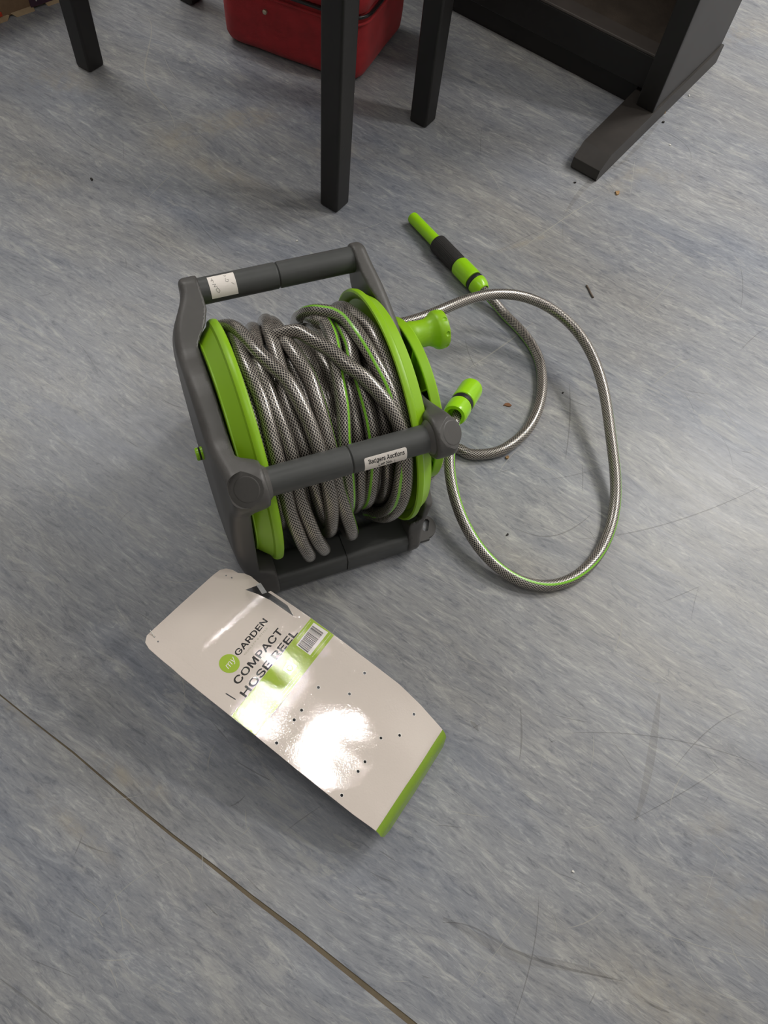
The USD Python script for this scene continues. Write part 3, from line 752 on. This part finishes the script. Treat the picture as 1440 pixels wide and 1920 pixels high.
outl = np.vstack([XY(left_e), XY(top_e), XY(notch), XY(right_e), [[LU * 1.04, LV * .995], [LU * 1.075, LV * .95], [LU * 1.085, LV * .86], [LU * 1.085, LV * .12], [LU * 1.07, LV * .04], [LU * 1.035, LV * .003]]])
card_poly = Polygon(outl).buffer(0)
if card_poly.geom_type != 'Polygon':
    card_poly = max(card_poly.geoms, key=lambda q: q.area)
holes_px = [(681, 1264), (594.4, 1291), (652.5, 1303), (562.8, 1333.6), (549, 1351.7), (516, 1395), (774.7, 1340), (747.5, 1379.7), (712, 1385), (682.8, 1429), (670, 1447), (639, 1492)]
hx = XY(holes_px)
pins = XY([(423.6, 1079.6), (434, 1084), (289, 1194.6), (296, 1203.5)])
slit = LineString(XY([(422.5, 1302.5), (439, 1313)])).buffer(.0006)
board = card_poly.difference(unary_union([Point(*p).buffer(.0015, 10) for p in hx] + [Point(*p).buffer(.0008, 8) for p in pins] + [slit]))
card = thing('packaging_card', W(600, 1370, 0), 'cream and green glossy printed card leaning against the foot of the hose reel', 'packaging card')
obj('card_board', on_card(board, 0, .0006, .0045), 'card', card, smooth=35)
obj('hole_rims', cat_([on_card(Point(*p).buffer(.0021, 10).difference(Point(*p).buffer(.0015, 10)), .0006, .0002, .01) for p in hx]), 'cardwhite', card, smooth=False, kind='stuff', label='white torn rims round the punched holes')
bandp = Polygon(XY([(581, 1161), (624, 1193), (476, 1381.5), (431, 1345)])).intersection(card_poly.buffer(-.0002))
band = obj('green_band', on_card(bandp, .0006, .00015), 'cardgreen', card, smooth=35, label='green band across the card')
edge = sbox(LU * 1.0, 0, LU * 1.2, LV).intersection(card_poly.buffer(-.00005))
obj('green_border', on_card(edge, .0006, .00015), 'cardgreend', card, smooth=35, label='green border along the bent end')
# lettering: placed by its base line
def line_text(t, p0, p1, cap, material, bold=True, shear=0.0, lift=.0006, parent=None, thick=.00012, name='lettering'):
    q0, q1, qc = XY([p0, p1, cap])
    d = q1 - q0; L = np.linalg.norm(d); d /= L
    n = np.array([-d[1], d[0]])
    h = (qc - q0) @ n
    sgn = np.sign(h); h = abs(h)
    m_ = meshkit.text_mesh(t, h, thick, bold)
    v, f = vf(m_); v = v.copy()
    v[:, 0] += shear * v[:, 1]
    v[:, 0] *= L / v[:, 0].max()
    w = q0 + v[:, :1] * d + v[:, 1:2] * n * sgn
    P_ = card_at(w[:, 0], w[:, 1], lift + v[:, 2])
    if sgn < 0 or True:
        fn = np.cross(P_[f[:, 1]] - P_[f[:, 0]], P_[f[:, 2]] - P_[f[:, 0]])
    return obj(name, (P_, f), material, parent if parent is not None else card, smooth=False)
line_text('GARDEN', (444.7, 1233.3), (500.8, 1166.7), (436, 1226.7), 'cardink')
line_text('QUALITY & STYLE', (457.5, 1230.8), (501, 1179.5), (455.1, 1228.8), 'cardpale', bold=False)
line_text('COMPACT', (443.7, 1287.5), (529.5, 1186.5), (433.2, 1278.8), 'cardink')
line_text('HOSE REEL', (456.7, 1311.7), (557, 1189), (446.2, 1302.7), 'cardink')
lc = XY([(428.7, 1245.8)])[0]
disc = obj('logo_disc', on_card(Point(*lc).buffer(.0096, 32), .0006, .00015), 'cardgreen', card, smooth=35, label='green round logo')
line_text('my', (426, 1257.5), (442, 1237.5), (418, 1249.5), 'cardwhite', bold=False, shear=.25, lift=.00075, parent=disc)
bl = obj('barcode_label', on_card(Polygon(XY([(585.8, 1170), (612.5, 1188), (579, 1231), (553, 1211.7)])), .00075, .00012), 'cardwhite', card, smooth=35, label='white barcode panel')
bq = XY([(583.5, 1175.5), (604, 1189.5), (574.5, 1226.5), (556, 1212)])
rs = np.random.RandomState(11)
bars, t = [], 0.0
while t < 1:
    wd = rs.choice([.010, .018, .03]); gp_ = rs.choice([.012, .02, .03])
    t1 = min(1, t + wd)
    lo0, lo1 = bq[0] + (bq[3] - bq[0]) * t, bq[0] + (bq[3] - bq[0]) * t1
    hi0, hi1 = bq[1] + (bq[2] - bq[1]) * t, bq[1] + (bq[2] - bq[1]) * t1
    bars.append(Polygon([lo0, lo1, hi1, hi0]))
    t = t1 + gp_
obj('barcode_lines', on_card(unary_union(bars), .00087, .0001, .01), 'cardink', bl, smooth=False)
rl = obj('recycling_label', on_card(Polygon(XY([(538, 1240), (555, 1251), (541.7, 1268), (527.5, 1258)])), .00075, .00012), 'cardwhite', card, smooth=35, label='small white recycling mark panel')
rc = XY([(541, 1254.5)])[0]
obj('recycling_mark', on_card(unary_union([LineString([rc + .0028 * np.array([math.cos(t0), math.sin(t0)]) for t0 in np.linspace(s0, s0 + 1.5, 6)]).buffer(.0006) for s0 in (0.2, 2.3, 4.4)]), .00087, .0001, .01), 'cardgreen', rl, smooth=False)
# rows of print too small to read
rows = []
for (p0, p1) in (((555, 1199), (580, 1167)), ((476, 1361), (562, 1256)), ((481, 1365), (560, 1268)), ((486, 1368), (550, 1290)), ((583, 1234), (617, 1192)), ((450, 1340), (470, 1316))):
    q0, q1 = XY([p0, p1])
    L = np.linalg.norm(q1 - q0); t = 0.0
    while t < 1:
        wd = rs.uniform(.0012, .0045) / L
        rows.append(LineString([q0 + (q1 - q0) * t, q0 + (q1 - q0) * min(1, t + wd)]).buffer(.00035, cap_style=2))
        t += wd + .0008 / L
obj('small_print', on_card(unary_union(rows), .00076, .0001, .01), 'cardlight', band, smooth=False, kind='stuff')
# staple wire left in the corner, and the clear tie through the torn slot
q = XY([(289, 1194.6), (280, 1184)])
stp = card_at(np.array([q[0][0], q[1][0]]), np.array([q[0][1], q[1][1]]), np.array([.0006, .004]))
sv = sweep(np.linspace(stp[0], stp[1], 8), .0004, 8, np.tile([0, 0.3, 1.0], (8, 1)), np.zeros(8))
obj('staple', (sv[0], sv[1]), 'speck', card, label='white staple end')
tie = [W(484, 1094, .105), W(490, 1103, .106), W(496, 1112, .104)]
tp, _ = resample(tie, .002)
tv = []
for i_, c_ in enumerate(tp):
    tv += [c_ + np.array([.0022, .0012, 0]), c_ - np.array([.0022, .0012, 0]), c_ - np.array([.0022, .0012, .0006]), c_ + np.array([.0022, .0012, -.0006])]
tf = []
for i_ in range(len(tp) - 1):
    for j_ in range(4):
        a_, b_ = i_ * 4 + j_, i_ * 4 + (j_ + 1) % 4
        tf += [(a_, b_, b_ + 4), (a_, b_ + 4, a_ + 4)]
obj('plastic_tie', (np.array(tv), np.array(tf)), 'clear', card, smooth=False, label='clear plastic tie strip')

# ================================================================== furniture at the back
def taper_leg(cx, cy, e1, e2, h0, h1, zt, r=.0045, shift=(0, 0)):
    s = m3.Manifold.sphere(r, 12)
    pts = []
    for z, h, sh in ((r, h0, (0, 0)), (zt, h1, shift)):
        for sx in (-1, 1):
            for sy in (-1, 1):
                p = np.array([cx + sh[0], cy + sh[1], z]) + e1 * sx * (h - r) + e2 * sy * (h - r)
                pts.append(s.translate([float(q) for q in p]))
    return m3.Manifold.batch_hull(pts)
bt = math.radians(63.5)
e2 = np.array([math.cos(bt), math.sin(bt), 0]); e1 = np.array([math.sin(bt), -math.cos(bt), 0])   # e1 along the long side, e2 away
cF, cL, cR = W(631, 402)[:2], W(170, 139)[:2], W(797, 243)[:2]
hl = .0165
legF = np.r_[cF, 0] + e2 * hl - e1 * hl * .0
# corner nearest the viewer of each leg -> its centre
def centre(near):
    return np.r_[near, 0] + e2 * hl - e1 * hl
pF, pL, pR = centre(cF), np.r_[cL, 0] + e2 * hl - e1 * hl, centre(cR)
pB = pL + (pR - pF)
bench = thing('side_table', (pF + pL + pR + pB) / 4, 'black wooden table on four tapered square legs, over the red bag', 'table')
TOPZ = .58
for p in (pF, pL, pR, pB):
    obj('leg', taper_leg(p[0], p[1], e1, e2, hl, hl * 1.16, TOPZ - .005), 'darkwood', bench)
ctr = (pF + pL + pR + pB) / 4
Lx, Ly = abs((pF - pL) @ e1) / 2, abs((pR - pF) @ e2) / 2
obj('tabletop', xf(rbox((-Lx - .05, -Ly - .05, TOPZ), (Lx + .05, Ly + .05, TOPZ + .025)), ctr * [1, 1, 0], e1, e2, Z_), 'darkwood', bench)
for sx, sy, lo, hi in ((0, 1, (-Lx, Ly - .008, TOPZ - .07), (Lx, Ly + .008, TOPZ)), (0, -1, (-Lx, -Ly - .008, TOPZ - .07), (Lx, -Ly + .008, TOPZ)), (1, 0, (Lx - .008, -Ly, TOPZ - .07), (Lx + .008, Ly, TOPZ)), (-1, 0, (-Lx - .008, -Ly, TOPZ - .07), (-Lx + .008, Ly, TOPZ))):
    obj('apron', xf(rbox(lo, hi, .002), ctr * [1, 1, 0], e1, e2, Z_), 'darkwood', bench)

# trestle unit on the right
TY = 1.05967
t_ = np.array([math.cos(TY), math.sin(TY), 0]); s_ = np.array([math.sin(TY), -math.cos(TY), 0])   # t_ along the foot (away), s_ to the right
foot0 = W(1116, 342)
def T3(mesh):
    v, f = vf(mesh)
    return foot0 + v[:, :1] * t_ + v[:, 1:2] * s_ + v[:, 2:3] * Z_, f
trest = thing('sideboard', foot0 + t_ * .25, 'dark brown wooden sideboard end with a long sled foot, right of the black table', 'sideboard')
FLN, FH = .455, .034
# foot: tapered towards the front, chamfered nose
prof = Polygon([(0.004, 0), (0, .004), (.002, .020), (.030, FH), (FLN, FH), (FLN, 0)])
ft = cs(prof.buffer(-.0015).buffer(.0015)).extrude(.062)
v, f = vf(ft)
v = np.stack([v[:, 0], -v[:, 2], v[:, 1]], 1)
wscale = np.interp(v[:, 0], [0, .18, FLN], [.80, 1.0, 1.0])
v[:, 1] *= wscale
obj('foot', T3((v, f[:, ::-1])), 'tablewood', trest, smooth=False)
PT0 = .180
obj('end_panel', T3(rbox((PT0, -.034, FH), (FLN - .004, -.004, .78), .0015)), 'panelwood', trest, label='matt dark grey end panel')
obj('post', T3(rbox((PT0 - .004, -.0355, FH), (PT0 + .008, -.002, .78), .0015)), 'darkwood', trest)
obj('bottom_rail', T3(rbox((PT0 + .032, -.80, .040), (PT0 + .054, -.033, .094), .002)), 'darkwood', trest)
obj('rail_cap', T3(rbox((PT0 + .032, -.80, .094), (PT0 + .068, -.033, .099), .0015)), 'railcap', trest, label='paler top edge of the bottom rail')
obj('plinth', T3(rbox((PT0 + .045, -.80, .0), (PT0 + .075, -.040, .040), .002)), 'darkwood', trest)
obj('shelf_board', T3(rbox((PT0 + .054, -.80, .072), (FLN - .03, -.033, .088), .002)), 'shelf', trest, label='dusty brown bottom shelf')
obj('back_panel', T3(rbox((FLN - .03, -.80, .04), (FLN - .012, -.033, .78), .002)), 'shelf', trest)
obj('end_panel', T3(rbox((PT0, -.83, 0), (FLN - .004, -.80, .78), .002)), 'darkwood', trest)
obj('top_board', T3(rbox((PT0 - .03, -.86, .78), (FLN + .02, .02, .805), .003)), 'darkwood', trest)
obj('shelf_bracket', T3(rbox((PT0 + .060, -.040, .098), (PT0 + .070, -.034, .118), .001)), 'speck', trest, label='small pale bracket')

# ------------------------------------------------------------------ red bag
g0, g1, g2_ = W(418, 62), W(664, 166), W(790, 62)
d1 = W(615, 146) - W(440, 84); d1 /= np.linalg.norm(d1)
d2 = np.array([-d1[1], d1[0], 0])
BW, BD, BH = .262, .20, .112
bag0 = W(660, 161) + d1 * .012 - d2 * .002   # the near right corner at the floor
bag = thing('bag', bag0 - d1 * .13 + d2 * .1, 'red fabric bag with black zip standing under the table', 'bag')
def bag_shape(z0, z1, grow, rad, n=10, inset0=0.0):
    """rounded block layer by layer with softly bulging sides"""
    secs = []
    zs = np.linspace(z0, z1, n)
    for i, z in enumerate(zs):
        k = i / (n - 1)
        bulge = grow * math.sin(math.pi * k) - inset0 * (1 - sm(np.array(k), 0, .12))
        p = sbox(-BW + rad, rad, -rad, BD - rad).buffer(rad + bulge, 10)
        q = np.asarray(p.exterior.coords)[:-1]
        L = np.linspace(0, 1, 97)[:-1]
        ls = LineString(p.exterior.coords)
        q = np.array([ls.interpolate(t, normalized=True).coords[0] for t in L])
        secs.append(np.c_[q, np.full(len(q), z)])
    v = np.vstack(secs); m_ = 96; f = []
    for i in range(n - 1):
        for j in range(m_):
            a, b = i * m_ + j, i * m_ + (j + 1) % m_
            f += [(a, b, b + m_), (a, b + m_, a + m_)]
    k = len(v)
    v = np.vstack([v, [[-BW / 2, BD / 2, z0], [-BW / 2, BD / 2, z1]]])
    for j in range(m_):
        f += [(k, (j + 1) % m_, j), (k + 1, (n - 1) * m_ + j, (n - 1) * m_ + (j + 1) % m_)]
    return v, np.array(f)
def G3(mesh, amp=0.0):
    v, f = vf(mesh)
    if amp:
        nq = meshkit.fbm(v * 14 + 5, 3, 2) - .5
        c_ = np.array([-BW / 2, BD / 2, .07])
        dv = v - c_; dv /= np.linalg.norm(dv, axis=1, keepdims=True)
        v = v + dv * nq[:, None] * amp
    v = np.c_[v[:, :2], np.maximum(v[:, 2], 0.0005)]
    return bag0 + v[:, :1] * d1 + v[:, 1:2] * d2 + v[:, 2:3] * Z_, f
obj('bag_body', G3(bag_shape(0.001, BH, .004, .030, 14, .012), .006), 'redcloth', bag, smooth=50)
lid_v, lid_f = bag_shape(BH + .004, BH + .075, .006, .030, 10)
lid_v = lid_v.copy()
kz_ = np.clip((lid_v[:, 2] - BH) / .075, 0, 1)
lid_v[:, 0] = -BW / 2 + (lid_v[:, 0] + BW / 2) * (1 - .16 * kz_ ** 2)
lid_v[:, 1] = BD / 2 + (lid_v[:, 1] - BD / 2) * (1 - .16 * kz_ ** 2)
obj('bag_lid', G3((lid_v, lid_f), .020), 'redcloth', bag, smooth=50)
zr = sbox(-BW + .03, .03, -.03, BD - .03).buffer(.0315, 12)
def ring_tube(z, r, off):
    ls = LineString(zr.buffer(off).exterior.coords)
    q = np.array([[*ls.interpolate(t, normalized=True).coords[0], z] for t in np.linspace(0, 1, 161)])
    c_ = np.array([-BW / 2, BD / 2, z])
    sw = sweep(q, r, 10, q - c_, np.zeros(len(q)))
    return sw[0], sw[1]
obj('zip', G3(ring_tube(BH + .002, .0028, .0035)), 'zip', bag, label='black zip running round the bag')
obj('piping', G3(ring_tube(BH - .010, .0022, .0022)), 'redcloth', bag)
obj('rivet', G3(xf(lathe([(0, -.003), (.0042, -.003), (.0040, .0015), (.0022, .003), (0, .0032)], 20), (-.172, -.0045, .078), np.array([1.0, 0, 0]), np.array([0, 0, 1.0]), np.array([0, -1.0, 0]))), 'rivet', bag, label='brass rivet')
strap = [(-.055, .012, BH + .004), (-.05, .02, BH + .03), (-.045, .05, BH + .060), (-.05, .10, BH + .082)]
sp_, _ = resample(strap, .004)
sw = sweep(sp_, .0028, 8, np.tile([0, -1.0, .3], (len(sp_), 1)), np.zeros(len(sp_)))
obj('strap', G3((sw[0], sw[1])), 'zip', bag, label='black cord over the lid')

# ------------------------------------------------------------------ cardboard box, far left corner
k0, k1 = W(0, 43), W(105, 6)
kd = k1 - k0; kd[2] = 0; kd /= np.linalg.norm(kd); kn_ = np.array([-kd[1], kd[0], 0])
def K3(mesh):
    v, f = vf(mesh)
    return k0 + v[:, :1] * kd + v[:, 1:2] * kn_ + v[:, 2:3] * Z_, f
cb = thing('cardboard_box', k0 + kn_ * .1, 'battered brown cardboard box with torn tape at the floor', 'box')
KL = np.linalg.norm(k1 - k0)
obj('box_body', K3(rbox((-.10, .006, .001), (KL + .06, .20, .16), .003)), 'cardbox', cb)
obj('printed_panel', K3(rbox((.063, .0035, .004), (KL + .05, .0065, .08), .0008)), 'purple', cb, label='dark purple printed panel')
obj('printed_mark', K3(rbox((-.004, .0040, .006), (.010, .0064, .013), .0006)), 'redprint', cb, label='small red print')
obj('printed_mark', K3(rbox((.074, .0022, .012), (.076, .0038, .03), .0004)), 'white', cb, label='small white print')
tp1 = Polygon([(.022, .010), (.032, -.003), (.066, -.006), (.067, .006), (.062, .012), (.04, .0085)])
obj('tape_flap', K3(cs(tp1).extrude(.0012).rotate([38, 0, 0]).translate([0, .002, .001])), 'tape', cb, label='curled strip of brown tape')
tp2 = Polygon([(.088, .010), (.092, -.004), (.118, -.004), (.12, .006)])
obj('tape_flap', K3(cs(tp2).extrude(.0012).rotate([38, 0, 0]).translate([0, .002, .001])), 'tape', cb, label='curled strip of brown tape')
tp3 = Polygon([(-.03, .008), (-.02, -.004), (.012, -.005), (.022, .004), (.010, .010)])
obj('tape_flap', K3(cs(tp3).extrude(.0012).rotate([32, 0, 0]).translate([0, .002, .001])), 'tape', cb, label='curled strip of brown tape')

# ------------------------------------------------------------------ bits on the floor
def flake(px, py, sx, sy, rot, seed, name, label, cat, material, h=.0015, n=9):
    rs = np.random.RandomState(seed)
    t = np.linspace(0, 2 * np.pi, n, endpoint=False)
    rr_ = rs.uniform(.55, 1.1, n)
    p = np.c_[np.cos(t) * rr_ * sx, np.sin(t) * rr_ * sy]
    c, s = math.cos(rot), math.sin(rot)
    p = p @ np.array([[c, s], [-s, c]])
    w = W(px, py)
    o = thing(name, w, label, cat)
    q = cs(Polygon(p).buffer(0)).extrude(h).refine_to_length(max(sx, sy) / 3)
    v, f = vf(q)
    v = v.copy()
    lift = (meshkit.fbm(v * 300 + seed, 2, seed) - .3) * h * .9
    v[:, 2] = np.maximum(v[:, 2] + lift * (v[:, 2] > h / 2), 0.0001)
    obj(name + '_body', (v + w, f), material, o, smooth=40)
flake(951, 760, .0055, .0032, .1, 4, 'leaf_fragment', 'rust brown leaf fragment on the floor between the tap connector and the hose loop', 'leaf', 'leaf', .0012, 11)
flake(951, 858, .0032, .0024, .9, 5, 'wood_chip', 'tiny tan chip touching the lower edge of the inner hose curve', 'chip', 'chip', .0018)
flake(1157, 363, .0060, .0042, 1.1, 6, 'bark_flake', 'tan bark flake on the floor in front of the sled foot', 'chip', 'chip', .0020)
flake(1244, 212, .0050, .0040, .4, 7, 'paper_crumb', 'pale crumb against the right side of the sled foot', 'crumb', 'chip', .0030)
flake(1243, 230, .0028, .0022, .4, 8, 'grit', 'dark grit beside the pale crumb at the sled foot', 'grit', 'grit', .0018)
flake(1292, 180, .0026, .0022, .4, 9, 'paper_bit', 'small white bit on the floor right of the sled foot', 'paper bit', 'speck', .0015)
flake(1256, 272, .0020, .0018, .4, 10, 'paper_bit', 'tiny white bit on the floor, nearest white bit to the foot nose', 'paper bit', 'speck', .0012)
flake(1074, 1634, .0017, .0014, .2, 11, 'paper_bit', 'white speck on the bare floor at lower right', 'paper bit', 'speck', .0012)
flake(557, 452, .0016, .0014, .2, 12, 'paper_bit', 'white speck on the floor just behind the rear carrying bar', 'paper bit', 'speck', .0012)
flake(172, 337, .0018, .0030, .5, 13, 'grit', 'black crumb on the floor at left below the left table leg', 'grit', 'grit', .0015)
flake(951, 1003, .0018, .0015, .5, 14, 'grit', 'black crumb on the floor inside the big hose loop near its bottom', 'grit', 'grit', .0015)
flake(1055, 737, .0016, .0014, .5, 15, 'grit', 'black crumb on the floor between the two hose curves', 'grit', 'grit', .0015)
flake(663, 177, .0030, .0022, .2, 16, 'paper_bit', 'pale bit on the floor at the foot of the red bag beside the front leg', 'paper bit', 'speck', .0015)
flake(1078, 343, .0026, .0016, .2, 17, 'grit', 'black crumb in front of the nose of the sled foot', 'grit', 'grit', .0014)
w = W(1106, 548)
tw = thing('twig', w, 'short brown twig on the floor right of the hose loop', 'twig')
q0, q1 = W(1099, 536), W(1112, 559)
c_ = np.linspace(q0, q1, 9) + np.c_[np.zeros((9, 2)), np.full(9, .0014)]
c_[:, 0] += np.sin(np.linspace(0, 6, 9)) * .0004
sw = sweep(c_, .0013, 8, np.tile([0, 0, 1.0], (9, 1)), np.zeros(9))
obj('twig_stem', (sw[0], sw[1]), 'twig', tw)

# ------------------------------------------------------------------ scratches worn into the floor (thin marks lying on the vinyl)
def ribbons(lines, h):
    ms = []
    for pts, w_ in lines:
        c_ = np.array([W(*p)[:2] for p in pts])
        if len(c_) > 2:
            q_, _ = resample(np.c_[c_, np.zeros(len(c_))], .006); c_ = q_[:, :2]
        t_2 = np.gradient(c_, axis=0); n_ = np.stack([-t_2[:, 1], t_2[:, 0]], 1); n_ /= np.linalg.norm(n_, axis=1, keepdims=True)
        k = len(c_); ww = w_ * np.sin(np.linspace(.15, np.pi - .15, k))[:, None] * .5 + w_ * .1
        v_ = np.vstack([np.c_[c_ + n_ * ww, np.full(k, h)], np.c_[c_ - n_ * ww, np.full(k, h)]])
        f_ = []
        for i in range(k - 1):
            f_ += [(i, i + k, i + k + 1), (i, i + k + 1, i + 1)]
        ms.append((v_, np.array(f_)))
    return cat_(ms)
dark = [([(965, 990), (1000, 1003), (1035, 1005), (1075, 990), (1107, 965)], .0016), ([(1068, 720), (1068, 790), (1060, 860)], .0016), ([(1085, 1010), (1200, 995), (1330, 955), (1440, 905)], .0012), ([(1010, 900), (1080, 890), (1140, 870)], .0008),
        ([(1207, 1876), (1230, 1888), (1255, 1899)], .0022), ([(1305, 1893), (1322, 1903)], .0030), ([(1230, 240), (1288, 275), (1293, 310)], .0012), ([(1060, 1375), (1250, 1385), (1440, 1440)], .0010), ([(1395, 1662), (1440, 1672)], .0010), ([(975, 1325), (978, 1380), (974, 1425)], .0018),
        ([(1010, 1680), (1000, 1780), (962, 1915)], .0010), ([(925, 475), (985, 445), (1040, 420)], .0008), ([(0, 1420), (60, 1405)], .0008), ([(0, 1835), (60, 1880), (110, 1920)], .0018), ([(250, 378), (257, 408)], .0018), ([(120, 225), (160, 265), (225, 300)], .0010), ([(60, 1800), (140, 1832)], .0016), ([(400, 1710), (408, 1716)], .0020),
        ([(1265, 1440), (1340, 1360), (1400, 1330)], .0010), ([(1180, 1540), (1290, 1480), (1350, 1440)], .0009), ([(882, 1352), (890, 1360), (897, 1371)], .0040), ([(886, 1366), (899, 1358)], .0030), ([(1029, 1384), (1036, 1393)], .0035), ([(1031, 1392), (1042, 1388)], .0022), ([(830, 1730), (900, 1745), (960, 1780), (1060, 1815), (1170, 1840)], .0020)]
pale = [([(275, 30), (281, 80), (272, 150), (300, 190), (328, 240)], .0022), ([(860, 85), (905, 97), (950, 117)], .0020), ([(970, 470), (1000, 450), (1050, 415), (1130, 365)], .0016), ([(880, 690), (940, 650), (1000, 605)], .0018), ([(1190, 240), (1225, 180), (1250, 150)], .0010), ([(1225, 720), (1265, 690), (1300, 670)], .0012), ([(1180, 600), (1225, 565), (1270, 510)], .0010),
        ([(640, 60), (720, 105)], .0010), ([(20, 430), (110, 470)], .0012), ([(250, 240), (300, 228), (345, 226)], .0012), ([(1180, 1720), (1300, 1770), (1440, 1800)], .0008), ([(1320, 1700), (1345, 1610)], .0008), ([(1295, 1790), (1330, 1850), (1420, 1880)], .0008), ([(180, 1730), (240, 1660), (330, 1610)], .0006), ([(860, 1880), (920, 1800), (990, 1700)], .0005)]
rs = np.random.RandomState(21)
for _ in range(170):
    px, py = rs.uniform(0, 1440), rs.uniform(0, 1920)
    an = rs.normal(.55, .5) if rs.rand() < .55 else rs.uniform(0, np.pi)
    L = rs.uniform(15, 85)
    k = rs.uniform(-.35, .35)
    pts = [(px + L * t * math.cos(an + k * t), py + L * t * math.sin(an + k * t)) for t in (0, .5, 1)]
    (dark if rs.rand() < .4 else pale).append((pts, rs.uniform(.0005, .0012)))
smear = [([(1237, 1300), (1228, 1370), (1215, 1450), (1198, 1520), (1190, 1540)], .0075), ([(830, 1722), (900, 1760), (960, 1790), (1040, 1808), (1150, 1835)], .0080), ([(1180, 300), (1120, 330), (1060, 400)], .0080), ([(1245, 215), (1200, 270), (1150, 320)], .0060)]
obj('dark_scratches', ribbons(dark, .00012), 'scuffd', fl, smooth=False, kind='stuff')
obj('pale_scratches', ribbons(pale, .00016), 'scuffl', fl, smooth=False, kind='stuff')
obj('brown_smears', ribbons(smear, .00008), 'scuffy', fl, smooth=False, kind='stuff')
